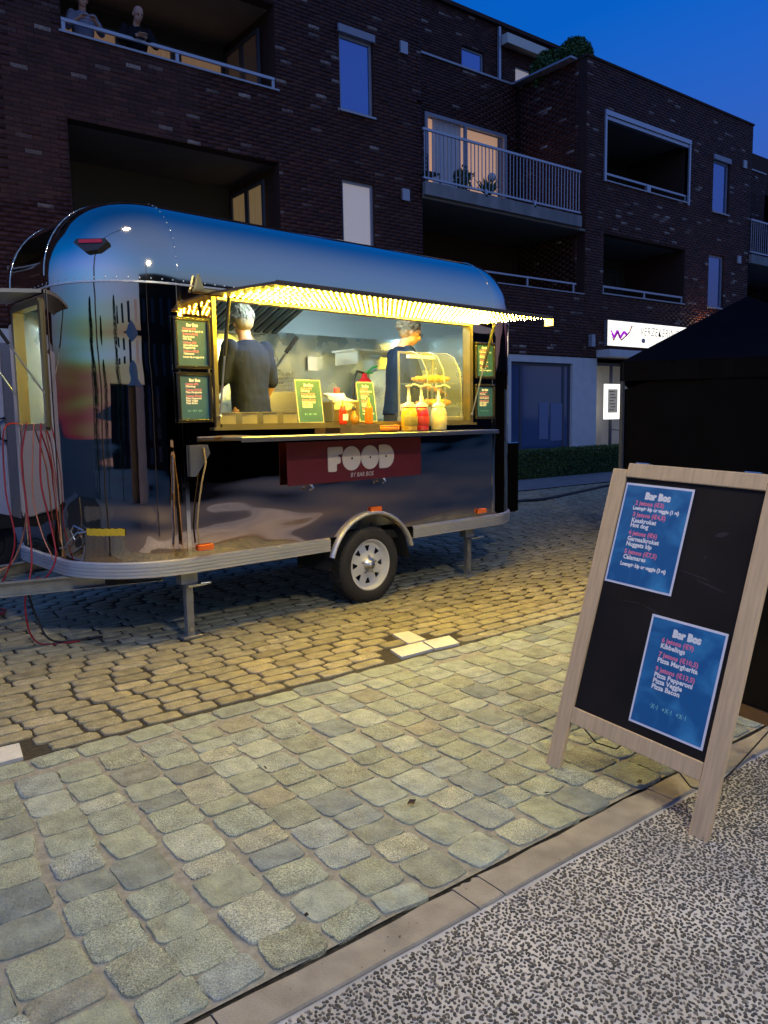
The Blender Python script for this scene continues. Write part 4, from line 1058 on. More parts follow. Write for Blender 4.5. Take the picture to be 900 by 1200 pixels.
    # hair
    if not bald:
        mb = MB(); rr = random.Random(int(h*1000))
        mb.sphere(H_((0, -.022, .040)), (.084, .090, .092), 20, 14, M=HR)
        mb.sphere(H_((0, -.045, -.01)), (.072, .066, .075), 16, 12, M=HR)
        for i in range(90 if curly else 130):
            t = rr.uniform(0, PI*.62); w = rr.uniform(0, 2*PI); q = Vector((math.sin(t)*math.cos(w), math.sin(t)*math.sin(w), math.cos(t)))
            if q.y > .55 and q.z < .55: continue
            a = Vector((q.x*.082, q.y*.092-.02, q.z*.092+.038))
            if curly: mb.sphere(H_(a), rr.uniform(.012, .02), 8, 6)
            else:
                dn = Vector((q.x*.3, -.35-.2*rr.random(), -.8)).normalized(); dn = (dn-q*dn.dot(q)).normalized()
                mb.tube([H_(a), H_(a+dn*.02+q*.006), H_(a+dn*.045+q*.001)], [.007, .0075, .003], 6)
        if curly:
            for i in range(40):
                q = Vector((rr.gauss(0, 1), rr.gauss(0, 1), rr.gauss(0, 1))).normalized(); mb.sphere(H_(Vector((0, -.115, .02))+q*.032), rr.uniform(.012, .02), 8, 6)
        remesh(mb.build('hair', hair, p), .0055, 0)
    if glasses:
        mb = MB()
        for s in (-1, 1):
            mb.tube([H_((s*.032+.022*math.cos(a), .102, .004+.017*math.sin(a))) for a in [2*PI*i/16 for i in range(17)]], .002, 6, caps=False)
            mb.tube([H_((s*.055, .1, .008)), H_((s*.078, .0, .008))], .002, 6)
        mb.tube([H_((-.01, .103, .008)), H_((.01, .103, .008))], .002, 6); mb.build('glasses', M_black, p)
    return p
def fabric(name, c): return mat(name, c, .85, var=.12, vscale=14, bump=.35, bscale=120, spec=.2)
M_skin = mat('skin', (.62, .36, .25), .5, var=.05, vscale=10, spec=.35)
M_skin2 = mat('skin_fair', (.62, .34, .23), .5, var=.05, vscale=10, spec=.35)
M_hair_g = mat('grey_hair', (.30, .245, .17), .6, var=.3, vscale=60, bump=.5, bscale=180)
M_hair_b = mat('ash_blond_hair', (.34, .23, .13), .6, var=.35, vscale=50, bump=.5, bscale=160)
M_navy = fabric('navy_cotton', (.010, .014, .036)); M_denim = fabric('denim_shirt', (.008, .018, .045)); M_dark = fabric('dark_trousers', (.03, .03, .035))
M_blouse = fabric('pale_blouse', (.22, .22, .28)); M_blackk = fabric('black_top', (.012, .012, .014))
person('grey haired cook in a dark navy T-shirt seen from behind inside the trailer', T(-.60, .80, .665), TRA+R(4), 1.91, None,
       (((-.225, .06, 1.15), (-.16, .28, 1.04), (0, 0, -1)), ((.235, .03, 1.14), (.245, .22, .93), (0, .3, -1))), lean=.06, head=(.16, R(-14)), skin=M_skin, shirt=M_navy, trousers=M_dark, hair=M_hair_g, sleeve=.93)
person('cook with curly tied hair, glasses and rolled sleeves beside the glass display case', T(1.10, .76, .665), TRA+R(-108), 1.93, None,
       (((-.24, .10, 1.15), (-.12, .34, 1.12), (.2, .2, -1)), ((.24, .09, 1.14), (.14, .33, 1.08), (-.2, .2, -1))), lean=.10, head=(.28, R(-8)), skin=M_skin2, shirt=M_denim, trousers=M_dark, hair=M_hair_b, sleeve=.98, glasses=True, curly=True, female=True)
man = person('man in a black top leaning on the upper balcony rail with both hands together', (5.52, 14.02, 6.75), R(172), 1.95, None,
       (((-.27, .20, 1.18), (-.05, .40, 1.20), (1, .2, -.3)), ((.27, .20, 1.18), (.05, .41, 1.20), (-1, .2, -.3))), lean=.22, head=(.25, R(10)), skin=M_skin2, shirt=M_blackk, trousers=M_dark, hair=M_hair_g, sleeve=1.8, bald=True)
person('woman in a pale blouse standing at the left end of the upper balcony rail', (4.62, 14.02, 6.75), R(175), 1.95, None,
       (((-.24, .16, 1.17), (-.10, .38, 1.22), (.6, .3, -.3)), ((.24, .16, 1.17), (.12, .38, 1.22), (-.6, .3, -.3))), lean=.08, head=(.1, 0), skin=M_skin2, shirt=M_blouse, trousers=M_dark, hair=M_hair_b, sleeve=1.5, female=True)

# ================================================================== THINGS ON AND IN THE TRAILER
def tp(name, label, cat, u, v, z, group=None, rz=0): return thing(name, label, cat, T(u, v, z), (0, 0, TRA+rz), group)
# extractor hood with baffle filters, kitchen units, back wall bits
h = tp('extractor_hood', 'stainless extractor hood with dark baffle filters above the cooking line', 'extractor hood', -.66, 1.35, 2.47)
HD = math.atan2(.34, .87)
MB().prism([(.45, .0), (.62, .0), (.62, .36), (-.42, .36), (-.42, .34)], -.98, 1.02, plane='yz').build('canopy', M_ssin, h)
M_baf = mat('baffle_dark', (.05, .055, .05), .4, .6)
HM = Matrix.Translation((0, .015, .155)) @ Matrix.Rotation(-HD, 4, 'X')
bm_ = MB().box((0, 0, 0), (.055, .80, .02)).mesh('baffle', M_baf)
MB().box((0, 0, .008), (1.96, .90, .01), M=HM).build('filter_frame', mat('filter_steel', (.5, .52, .46), .4, .5), h)
for i in range(19):
    o = link('baffle', bm_, h); o.matrix_local = HM @ Matrix.Translation((-.93+i*.105, 0, -.012))
k = tp('cooking_counter', 'steel cooking counter along the back wall of the trailer', 'counter', .0, 1.66, .67)
MB().bbox((0, 0, .88), (4.0, .6, .04), .005).box((0, .0, .43), (3.9, .56, .86)).build('counter_body', M_ssin, k)
fr = tp('fryer', 'stainless deep fryer with wire baskets beside the grey haired cook', 'fryer', .12, 1.55, 1.572)
MB().bbox((0, 0, .15), (.42, .42, .30), .01).build('fryer_body', M_ss, fr)
b = MB()
for i in range(9): b.tube([(-.15+.0375*i, -.19, .3), (-.15+.0375*i, -.19, .48)], .003, 5).tube([(-.15+.0375*i, .0, .3), (-.15+.0375*i, .0, .48)], .003, 5)
for i in range(5): b.tube([(-.15, -.19, .32+.04*i), (.15, -.19, .32+.04*i), (.15, 0, .32+.04*i), (-.15, 0, .32+.04*i), (-.15, -.19, .32+.04*i)], .003, 5)
b.tube([(-.05, -.1, .48), (-.02, -.3, .66)], .012, 8); b.build('basket', M_ss, fr); MB().tube([(-.02, -.3, .66), (.03, -.42, .80)], .02, 8).build('handle', M_black, fr)
x = tp('fire_extinguisher', 'red fire extinguisher with green tag standing on the back counter', 'fire extinguisher', 1.24, 1.42, 1.572)
MB().lathe([(0, 0), (.085, .0), (.09, .02), (.09, .36), (.075, .42), (.03, .46), (.03, .5), (0, .5)], 20).build('cylinder', mat('extinguisher_red', (.55, .015, .02), .25, coat=.5), x)
MB().tube([(.0, -.02, .5), (.1, -.02, .56), (.17, -.02, .58)], .012, 6).tube([(0, 0, .5), (.12, 0, .51)], .01, 6).build('handle', mat('green_tag', (.03, .35, .10), .5), x)
MB().tube([(0, .0, .5), (-.10, 0, .52), (-.16, 0, .42), (-.16, 0, .2), (-.12, 0, .1)], .013, 8).build('hose', M_black, x)
w = tp('wall_notice', 'small white notice square on the steel back wall', 'notice', .98, 1.99, 2.20); MB().box((0, 0, 0), (.13, .006, .15)).build('card', M_white, w)
g = tp('gas_tube_rail', 'horizontal steel towel rail across the back wall', 'rail', .95, 1.9, 1.72); MB().tube([(-.25, 0, 0), (.45, 0, 0)], .012, 8).tube([(-.25, 0, 0), (-.25, .08, 0)], .01, 6).tube([(.45, 0, 0), (.45, .08, 0)], .01, 6).build('bar', M_ss, g)
pz = tp('pizza_oven', 'low steel pizza oven at the far end of the back counter', 'oven', 2.0-.05, 1.55, 1.572); MB().bbox((0, 0, .28), (.62, .5, .56), .01).build('oven_body', M_ssin, pz); MB().box((0, -.253, .3), (.5, .006, .22)).build('door', M_black, pz); MB().tube([(-.2, -.28, .44), (.2, -.28, .44)], .01, 6).build('handle', M_ss, pz)
sf = tp('wall_shelf', 'thin steel shelf on the back wall behind the display case', 'shelf', 1.75, 1.72, 2.33); MB().box((0, 0, 0), (1.1, .4, .02)).box((-.5, .0, -.08), (.02, .38, .14)).build('shelf', M_ss, sf)

# steel tubs in the counter
for i, (c, lab) in enumerate((((.55, .42, .12), 'empty steel tub on the counter, first from the hatch corner'), ((.60, .52, .2), 'steel tub on the counter, second from the hatch corner'), ((.5, .35, .2), 'steel tub on the counter, third from the hatch corner'), ((.75, .7, .6), 'steel tub with pale filling right beside the menu card'))):
    t = tp('food_tub', lab, 'tub', -1.30+i*.185, .12, 1.562, 'steel tubs on the counter')
    mb = MB(); 
    for dx, dy, sx, sy in ((-.063, 0, .006, .17), (.063, 0, .006, .17), (0, -.085, .132, .006), (0, .085, .132, .006)): mb.box((dx, dy, .045), (sx, sy, .09))
    mb.box((0, -.092, .09), (.145, .014, .006)).box((0, .092, .09), (.145, .014, .006)).box((0, 0, .004), (.12, .164, .006)); mb.build('tub', mat('tub_steel', (.62, .55, .34), .3, .7, var=.1), t)
    mb = MB().sphere((0, 0, .05), (.058, .078, .025), 12, 8); o = mb.build('filling', mat('filling_%s' % ('cheese', 'onion', 'relish', 'cream')[i], c, .7, bump=.6, bscale=60, var=.3, vscale=40), t)
# pump jars on the shelf
def pump_jar(u, v, lab, col, lcol, wide=1.):
    t = tp('pump_jar', lab, 'sauce jar', u, v, 1.474, 'pump jars on the serving shelf')
    MB().lathe([(0, 0), (.062*wide, .0), (.070*wide, .012), (.072*wide, .10), (.070*wide, .155), (.058*wide, .195), (.036, .212), (.036, .225), (0, .225)], 24).build('jar', mat('jar_'+lcol, col, .18, spec=.6, coat=.4), t)
    MB().lathe([(.0725*wide, .05), (.0735*wide, .052), (.0735*wide, .125), (.0725*wide, .127)], 24, a0=R(190), a1=R(350)).build('label', mat('label_'+lcol, {'yellow': (.25, .2, .04), 'red': (.4, .03, .02), 'cream': (.6, .52, .26)}[lcol], .5), t)
    vs, f_ = text_mesh('SAUS', .03, .002, 'CENTER', 0, (0, 0)) if False else ([], [])
    MB().lathe([(.058, .21), (.05, .232), (.03, .245), (.016, .25), (.016, .30), (.011, .302), (.011, .375), (.026, .378), (.026, .392), (0, .394)], 18).build('pump', mat('pump_white', (.6, .58, .48), .35), t)
    MB().tube([(.01, 0, .383), (.05, -.01, .398), (.085, -.02, .392), (.115, -.03, .372)], .0065, 6).build('spout', mat('pump_white', (1, 1, 1)), t)
pump_jar(.335, -.19, 'pump jar of yellow mustard, leftmost of the three on the shelf', (.65, .38, .02), 'yellow')
pump_jar(.515, -.16, 'pump jar of red ketchup between the yellow and the cream jars', (.65, .02, .01), 'red', .92)
pump_jar(.70, -.19, 'pump jar of pale mayonnaise, rightmost of the three on the shelf', (.62, .55, .28), 'cream')
# squeeze bottles
def squeeze(u, v, z, lab, col, nm, hgt=.13, cap=None):
    t = tp('squeeze_bottle', lab, 'bottle', u, v, z, 'bottles on the counter')
    MB().lathe([(0, 0), (.030, 0), (.034, .01), (.034, hgt*.5), (.029, hgt*.7), (.034, hgt*.85), (.026, hgt), (0, hgt)], 18).build('bottle', mat('bottle_'+nm, col, .25, coat=.3), t)
    MB().lathe([(.022, hgt), (.020, hgt+.018), (.009, hgt+.03), (.005, hgt+.068), (0, hgt+.07)], 14).build('nozzle', cap or mat('bottle_'+nm, col), t)
    return t
s_ = squeeze(-.255, -.02, 1.545, 'red squeeze bottle with white label beside the napkin dispenser', (.75, .05, .01), 'red')
MB().box((0, -.034, .06), (.052, .004, .05)).build('label', M_white, s_)
squeeze(.01, -.04, 1.545, 'orange squeeze bottle right of the small dark bottle', (.85, .17, .01), 'orange', .15)
s_ = tp('sauce_bottle', 'small glass sauce bottle with dark cap between the squeeze bottles', 'bottle', -.125, -.01, 1.545, 'bottles on the counter')
MB().lathe([(0, 0), (.03, 0), (.03, .06), (.014, .09), (.012, .12), (0, .12)], 14).build('bottle', mat('chilli_glass', (.6, .25, .03), .1, coat=.5), s_); MB().lathe([(.016, .115), (.016, .155), (0, .157)], 12).build('cap', M_black, s_)
s_ = tp('ketchup_bottle', 'clear bottle with red cap standing behind the napkin dispenser', 'bottle', .04, .42, 1.562)
MB().lathe([(0, 0), (.05, 0), (.05, .18), (.02, .23), (.02, .25), (0, .25)], 16).build('bottle', mat('dark_red_sauce', (.35, .05, .02), .2, coat=.4), s_); MB().lathe([(.026, .245), (.026, .30), (0, .302)], 14).build('cap', mat('red_cap', (.6, .03, .02), .4), s_)
nd = tp('napkin_dispenser', 'steel napkin dispenser stuffed with cream paper napkins', 'napkin dispenser', -.13, .18, 1.562)
MB().bbox((0, 0, .09), (.30, .20, .18), .012).build('box', M_bright, nd)
nm = MB()
for i in range(7): nm.add([(-.13+.02*i, -.09, .181), (.14-.01*i, -.09+.02*i, .181), (.13, .08, .20+.008*i), (-.10, .09, .212+.006*i), (-.14, -.11, .11+.008*i), (.02+.012*i, -.112, .10+.006*i)], [(0, 1, 2, 3), (0, 4, 5, 1)])
nm.build('napkins', mat('cream_paper', (.6, .56, .4), .8), nd)
tr = tp('cutlery_tray', 'dark brown cardboard tray on the serving shelf under the squeeze bottles', 'tray', -.20, -.17, 1.474)
MB().box((0, -.07, .035), (.30, .006, .07)).box((0, .07, .035), (.30, .006, .07)).box((-.147, 0, .035), (.006, .134, .07)).box((.147, 0, .035), (.006, .134, .07)).box((0, 0, .004), (.288, .134, .006)).build('box', mat('brown_card', (.10, .07, .05), .7), tr)
sb = tp('sauce_bowl', 'shallow orange bowl between the brown tray and the yellow pump jar', 'bowl', .115, -.17, 1.474)
MB().lathe([(0, .004), (.07, .0), (.088, .02), (.09, .052), (.084, .052), (.08, .02), (0, .012)], 24).build('bowl', mat('orange_plastic', (.70, .22, .02), .3, coat=.4), sb)
MB().lathe([(.0885, .048), (.092, .050), (.092, .058), (0, .058)], 24).build('lid', mat('orange_plastic', (1, 1, 1)), sb)
# curved glass display case
dc = tp('display_case', 'curved glass display case holding golden pastries on two shelves', 'display case', .995, .20, 1.562); dc.scale = (.56, 1, 1)
M_cg = mat('case_glass', (.6, .7, .7), .03, alpha=.07, spec=.8)
M_cedge = mat('case_edge', (.34, .34, .28), .3, .5)
prof = [(-.19, .02), (-.19, .32), (-.17, .46), (-.10, .585), (.0, .63), (.19, .64)]
mb = MB()
for (a, za), (b, zb) in zip(prof[:-1], prof[1:]): mb.add([(-.40, a, za), (.40, a, za), (.40, b, zb), (-.40, b, zb)], [(0, 1, 2, 3)])
mb.build('curved_glass', M_cg, dc)
for x in (-.40, .40):
    MB().add([(x, a, z) for a, z in prof]+[(x, .19, .02)], [tuple(range(len(prof)+1))]).build('side_glass', M_cg, dc)
for x in (-.402, .0, .402): MB().tube([(x, a, z) for a, z in prof], .006, 6).build('edge', M_cedge, dc)
MB().bbox((0, 0, .01), (.84, .42, .05), .006).box((0, .19, .64), (.82, .02, .02)).box((-.4, .19, .33), (.02, .02, .6)).box((.4, .19, .33), (.02, .02, .6)).build('frame', M_cedge, dc)
for z in (.13, .345): MB().box((0, .02, z), (.78, .32, .006)).build('glass_shelf', mat('shelf_glass', (.6, .75, .72), .05, alpha=.18), dc)
MB().box((0, .12, .60), (.6, .04, .03)).build('light_bar', mat('case_light', (1, 1, .8), .5, emis=(1, .85, .45), estr=.5), dc)
for i, (x, z, L_, lab) in enumerate(((.17, .385, .36, 'long golden baguette on the upper shelf of the display case'), (.20, .165, .32, 'golden baguette on the lower shelf of the display case'))):
    t = tp('baguette', lab, 'bread', .83+x, .19, 1.562+z, 'pastries in the display case')
    mb = MB(); N = 14
    for k_ in range(3):
        mb.tube([(-L_/2+L_*j/N, -.07+.07*k_, .006*math.sin(j*2+k_)) for j in range(N+1)], [max(.006, .034*math.sin(PI*(j+.35)/(N+.7))**.45)+.003*math.sin(j*3.1+k_) for j in range(N+1)], 10)
    mb.build('crust', mat('bread_crust', (.55, .24, .04), .6, var=.35, vscale=25, bump=.5, bscale=60), t)
# ceiling light tube inside (lit) and its housing
cl = tp('light_tube', 'lit white fluorescent tube on the trailer ceiling', 'lamp', .05, .50, 2.74)
MB().box((0, 0, .04), (1.6, .08, .03)).build('housing', M_white, cl); MB().tube([(-.75, 0, .01), (.75, 0, .01)], .016, 10).build('tube', mat('tube_light', (1, 1, 1), .5, emis=(.62, .90, 1.0), estr=190), cl)

# cables hanging from the end window to the ground, coil on the setts
def cable(label, pts, r, m, group=None, nm='cable'):
    P = [Vector(p) for p in pts]; out = []
    for i in range(len(P)-1):
        p0, p1, p2, p3 = P[max(i-1, 0)], P[i], P[i+1], P[min(i+2, len(P)-1)]
        for k_ in range(6):
            t = k_/6; out.append(.5*((2*p1)+(p2-p0)*t+(2*p0-5*p1+4*p2-p3)*t*t+(3*p1-p0-3*p2+p3)*t**3))
    out.append(P[-1]); return tag(MB().tube(out, r, 6).build(nm, m), label, 'cable', group)
M_rc = mat('red_cable', (.34, .012, .02), .45); M_oc = mat('orange_cable', (.60, .22, .12), .5); M_bc = mat('black_cable', (.012, .012, .014), .5)
e0 = UL-.03
cable('red cable hanging nearest the end window frame down to the drawbar', [T(e0, .80, 1.60), T(e0-.05, .74, 1.2), T(e0-.02, .70, .9), T(e0-.03, .60, .66), T(e0-.1, .62, .52), T(e0-.12, .75, .50)], .0065, M_rc, 'cables at the trailer end')
cable('red cable hanging in the middle of the end window, looping over the drawbar', [T(e0, 1.10, 1.61), T(e0-.06, 1.08, 1.35), T(e0-.07, 1.02, 1.0), T(e0-.1, .9, .6), T(e0-.2, .8, .3), T(e0-.15, .75, .03), T(e0+.1, .6, .02)], .0065, M_rc, 'cables at the trailer end')
cable('red cable hanging farthest out, running down to the coil on the ground', [T(e0, 1.28, 1.60), T(e0-.12, 1.25, 1.55), T(e0-.16, 1.18, 1.1), T(e0-.15, 1.10, .7), T(e0-.3, 1.2, .3), T(e0-.5, 1.35, .02)], .0065, M_rc, 'cables at the trailer end')
cable('thin orange cable hanging between the red ones at the trailer end', [T(e0, 1.2, 1.60), T(e0-.05, 1.14, 1.3), T(e0-.06, 1.08, .9), T(e0-.13, 1.2, .58), T(e0-.25, 1.22, .5)], .006, M_oc)
cable('thin pale orange cable slung close to the end wall', [T(e0, .95, 1.60), T(e0-.05, .93, 1.1), T(e0-.03, .85, .8), T(e0-.02, .72, .66), T(e0-.02, .7, .62)], .005, M_oc)
cable('black cable hanging from the drawbar down to the setts', [T(-2.55, .8, .42), T(-2.5, .78, .2), T(-2.42, .7, .03), T(-2.1, .6, .02)], .008, M_bc)
cable('black cable drooping under the drawbar toward the coil', [T(-2.95, .95, .42), T(-2.8, .95, .2), T(-2.7, 1.1, .04), T(-2.9, 1.6, .02)], .008, M_bc)
pts = []
cc = T(-2.95, 2.0, 0)
for i in range(150):
    a = i*.42; r_ = .34+.07*math.sin(i*.37)+.05*math.sin(i*1.13); pts.append((cc.x+r_*1.3*math.cos(a), cc.y+r_*.9*math.sin(a), .02+.10*abs(math.sin(i*.21))*.8))
tag(MB().tube(pts, .009, 5).build('coiled_cable', M_rc), 'loose heap of red cable coiled on the setts by the drawbar', 'cable')
cable('long black rubber hose lying across the cobbled street behind the trailer', [(7.4, 8.9, .03), (9.2, 9.35, .03), (10.5, 9.67, .03), (11.2, 9.6, .03), (12.9, 10.05, .03), (14.4, 10.45, .03), (16.5, 10.8, .03)], .03, M_bc, nm='hose')

# white box trailer parked behind the drawbar
bt = thing('box_trailer', 'white box trailer with grey aluminium edge and black handle behind the drawbar', 'trailer', (.77, 9.0, 0))
bt.scale = (1, 1, 1)
M_wpan = mat('white_panel', (.62, .62, .72), .4, var=.04, vscale=3)
M_gedge = mat('grey_edge', (.30, .30, .33), .4, .5)
MB().bbox((-.4, .9, 1.52), (3.1, 1.8, 1.82), .02).build('box', M_wpan, bt)
MB().box((1.21, -.01, 1.52), (.13, .04, 1.84)).box((1.165, .9, 1.52), (.03, 1.82, 1.84)).build('edge_profile', M_gedge, bt)
MB().box((-.4, .9, .55), (3.0, 1.7, .12)).build('chassis', M_black, bt)
MB().tube([(1.13, -.02, 1.66), (1.06, -.06, 1.65), (1.06, -.06, 1.45), (1.13, -.02, 1.42)], .014, 8).build('handle', M_black, bt)
for x in (-1.0, .85):
    MB().lathe([(.2, -.09), (.3, -.1), (.33, -.06), (.33, .06), (.3, .1), (.2, .09)], 26, (x, .1, .335), axis='y').lathe([(.2, -.06), (0, -.05)], 20, (x, .1, .335), axis='y').build('wheel', M_rubber, bt)
MB().prism([(-2.2, .5), (1.25, .5), (1.25, .58), (.95, .68), (.6, .68), (.3, .58), (-2.2, .58)], -.08, -.02).build('mudguard', M_black, bt)

# ================================================================== SANDWICH BOARD
yb, lb, rb = -1.638, .278, -.029
e = Vector((math.cos(yb), math.sin(yb), 0)); bk = Vector((-e.y, e.x, 0)); u_ = Vector((0, 0, 1))*math.cos(lb)+bk*math.sin(lb)
e2 = e*math.cos(rb)+u_*math.sin(rb); u2 = -e*math.sin(rb)+u_*math.cos(rb); nn = e2.cross(u2)
BO = Vector((2.654, 2.257, .016)); BW, BS = .823, 1.416
sbd = thing('sandwich_board', 'wooden sandwich board with black chalk panel and two blue menus on the near pavement', 'sandwich board')
sbd.matrix_world = Matrix(((e2.x, u2.x, nn.x, BO.x), (e2.y, u2.y, nn.y, BO.y), (e2.z, u2.z, nn.z, BO.z), (0, 0, 0, 1)))
M_wood = mat('beech_wood', (.66, .47, .27), .55, var=.12, vscale=5, stretch=(14, 1.2, 14), bump=.15, bscale=12)
M_woodb = mat('orange_wood', (.42, .22, .09), .55, var=.1, vscale=5, stretch=(1.2, 14, 14))
M_chalk = mat('chalkboard', (.016, .013, .012), .6, spec=.15, var=.35, vscale=3, bump=.1, bscale=6)
T_ = .022
for x in (.04, BW-.04): MB().bbox((x, BS/2-.03, -T_/2), (.08, BS+.06-.06, T_), .003).build('stile', M_wood, sbd)
MB().bbox((BW/2, BS-.032, -T_/2), (BW-.163, .064, T_), .003).build('top_rail', M_wood, sbd)
MB().bbox((BW/2, .25, -T_/2), (BW-.163, .072, T_), .003).build('bottom_rail', M_wood, sbd)
MB().box((BW/2, (.286+BS-.064)/2, -.014), (BW-.163, BS-.064-.286, .006)).build('chalk_panel', M_chalk, sbd)
sm = MB()
for (x, y, l, w_, a) in ((.60, 1.16, .06, .02, .3), (.55, 1.06, .02, .01, 1), (.52, .98, .16, .006, -.12), (.6, .95, .14, .008, -.2), (.25, .81, .10, .005, .1), (.36, .80, .09, .006, -.2)):
    n_ = 10; sm.add([(x+l/2*math.cos(2*PI*i/n_)*math.cos(a)-w_/2*math.sin(2*PI*i/n_)*math.sin(a), y+l/2*math.cos(2*PI*i/n_)*math.sin(a)+w_/2*math.sin(2*PI*i/n_)*math.cos(a), -.0106) for i in range(n_)], [tuple(range(n_))])
sm.build('chalk_smudges', mat('chalk_smear', (.12, .11, .12), .9, alpha=.22), sbd)
M_wbord = mat('white_poster_border', (.80, .78, .86), .5)
for k_, (x, y, w_, h_, a, lab) in {'A': (.088, .873, .350, .455, 0, 'blue menu sheet with snack prices in jetons, upper left of the black chalk panel'), 'B': (.372, .325, .350, .460, 0, 'blue menu sheet listing kibbelings and pizzas, lower right of the black chalk panel')}.items():
    t = thing('menu_poster', lab, 'poster'); t.matrix_world = sbd.matrix_world @ Matrix.Translation((x, y, -.0085)) @ Matrix.Rotation(R(a), 4, 'Z')
    menu(t, k_, w_, h_, M_bluep, M_wbord, 0, .010)
# rear leaf, hinged at the top
RM = Matrix.Translation((0, BS-.02, -.03)) @ Matrix.Rotation(2*lb+.02, 4, 'X') @ Matrix.Translation((0, -(BS-.02), 0))
for x in (.04, BW-.04): MB().bbox((x, BS/2-.02, -T_/2), (.08, BS-.06, T_), .003, M=RM).build('rear_stile', M_wood, sbd)
MB().bbox((BW/2, BS-.07, -T_/2), (BW-.163, .06, T_), .003, M=RM).build('rear_top_rail', M_wood, sbd)
MB().bbox((BW/2, .25, -T_/2), (BW-.163, .072, T_), .003, M=RM).build('rear_bottom_rail', M_woodb, sbd)
MB().box((BW/2, .80, -.012), (BW-.163, 1.03, .006), M=RM).build('rear_panel', M_chalk, sbd)
for x in (.14, .63):
    a = Vector((x, .216, -.02)); d = RM @ Vector((x-.01, .216, -.01))
    MB().tube([a, a.lerp(d, .15)+Vector((0, -.10, -.02)), a.lerp(d, .35)+Vector((-.01, -.17, -.06)), a.lerp(d, .7)+Vector((-.02, -.14, .0)), d], .0035, 6).build('cord', M_black, sbd)
for x in (.15, BW-.15): MB().box((x, BS+.004, -.03), (.07, .004, .05)).build('hinge', M_ss, sbd)

# ================================================================== MARKET TENT, HEDGE, SHOP SIGNS, BICYCLE
tn = thing('market_tent', 'black pop-up market tent with closed side wall right of the trailer', 'tent', (8.05, 5.75, 0), (0, 0, R(-0)))
M_tent = mat('black_canvas', (.0016, .0016, .003), .85, var=.3, vscale=2, bump=.25, bscale=3, spec=.08)
a = R(33); ex = Vector((math.cos(a), math.sin(a))); ey = Vector((math.sin(a), -math.cos(a)))
def TP(i, j, z): p = ex*i+ey*j; return (p.x, p.y, z)
S = 3.0; EZ = 2.20; PZ = 3.08; N = 8
mb = MB()
cs = [(0, 0), (0, S), (S, S), (S, 0)]
for c in range(4):
    A_, B_ = cs[c], cs[(c+1) % 4]
    for i in range(N):
        for j in range(N):
            def q(s, t):
                x = A_[0]+(B_[0]-A_[0])*s; y = A_[1]+(B_[1]-A_[1])*s; x = x+(S/2-x)*t; y = y+(S/2-y)*t
                return TP(x, y, EZ+(PZ-EZ)*t-.05*math.sin(PI*s)*math.sin(PI*t))
            mb.add([q(i/N, j/N), q((i+1)/N, j/N), q((i+1)/N, (j+1)/N), q(i/N, (j+1)/N)], [(0, 1, 2, 3)], 0, True)
mb.build('roof', M_tent, tn)
mb = MB()
for c in range(4):
    A_, B_ = cs[c], cs[(c+1) % 4]
    for i in range(24):
        def q(s, z):
            o = .012*math.sin(s*40); x = A_[0]+(B_[0]-A_[0])*s; y = A_[1]+(B_[1]-A_[1])*s
            return TP(x+(o if A_[0] == B_[0] else 0), y+(o if A_[1] == B_[1] else 0), z)
        mb.add([q(i/24, EZ-.22), q((i+1)/24, EZ-.22), q((i+1)/24, EZ+.01), q(i/24, EZ+.01)], [(0, 1, 2, 3)], 0, True)
mb.build('valance', M_tent, tn)
for A_, B_ in (((.05, .05), (.05, S-.05)), ((.05, S-.05), (S-.05, S-.05))):
    mb = MB(); NN = 40
    for i in range(NN):
        for j in range(6):
            def q(s, z):
                o = .05*math.sin(s*9+1)*(1-z*.7)+.012*math.sin(s*23+2*z)
                top = EZ-.12-.20*max(0, 1-s*3.2)**1.5 if A_ == (.05, .05) else EZ-.1
                x = A_[0]+(B_[0]-A_[0])*s; y = A_[1]+(B_[1]-A_[1])*s
                return TP(x+(o if A_[0] == B_[0] else 0), y+(o if A_[1] == B_[1] else 0), .02+(top-.02)*z)
            mb.add([q(i/NN, j/6), q((i+1)/NN, j/6), q((i+1)/NN, (j+1)/6), q(i/NN, (j+1)/6)], [(0, 1, 2, 3)], 0, True)
    mb.build('side_wall', M_tent, tn)
for c in cs:
    x = min(max(c[0], .03), S-.03); y = min(max(c[1], .03), S-.03); p = TP(x, y, 0)
    MB().box((p[0], p[1], EZ/2), (.04, .04, EZ)).build('leg', M_dframe, tn)

# hedge: box core hidden by many small leaves
hg = tag(MB().box((0, 0, 0), (.01, .01, .01)).build('hedge', M_shade, None, (14.6, 13.15, 0)), 'low clipped dark green hedge in front of the shop window', 'hedge')
hg.data = MB().box((1.0, 0, .33), (8.1, .34, .62)).mesh('hedge', mat('hedge_core', (.012, .02, .008), .9))
nl = 26000
LV = np.zeros((nl, 4, 3)); side = ng.random(nl)
px_ = ng.uniform(-3.1, 5.1, nl); py_ = np.where(side < .55, -.22+ng.normal(0, .025, nl), ng.uniform(-.24, .24, nl)); pz_ = np.where(side < .55, ng.uniform(.02, .72, nl), .70+ng.normal(0, .02, nl)+.012*np.sin(px_*5))
ctr = np.stack([px_, py_, pz_], 1); d1 = ng.normal(0, 1, (nl, 3)); d1 /= np.linalg.norm(d1, axis=1)[:, None]; d2 = np.cross(d1, ng.normal(0, 1, (nl, 3))); d2 /= np.linalg.norm(d2, axis=1)[:, None]
sl = ng.uniform(.014, .026, (nl, 1))
for i, (s1, s2) in enumerate(((-1, 0), (0, -.55), (1, 0), (0, .55))): LV[:, i] = ctr+d1*sl*s1+d2*sl*s2
M_leaf = piece_mat('hedge_leaf', [(0, (.03, .065, .015)), (.5, (.055, .11, .025)), (1, (.10, .18, .04))], .5, 40, .1, .1, 20)
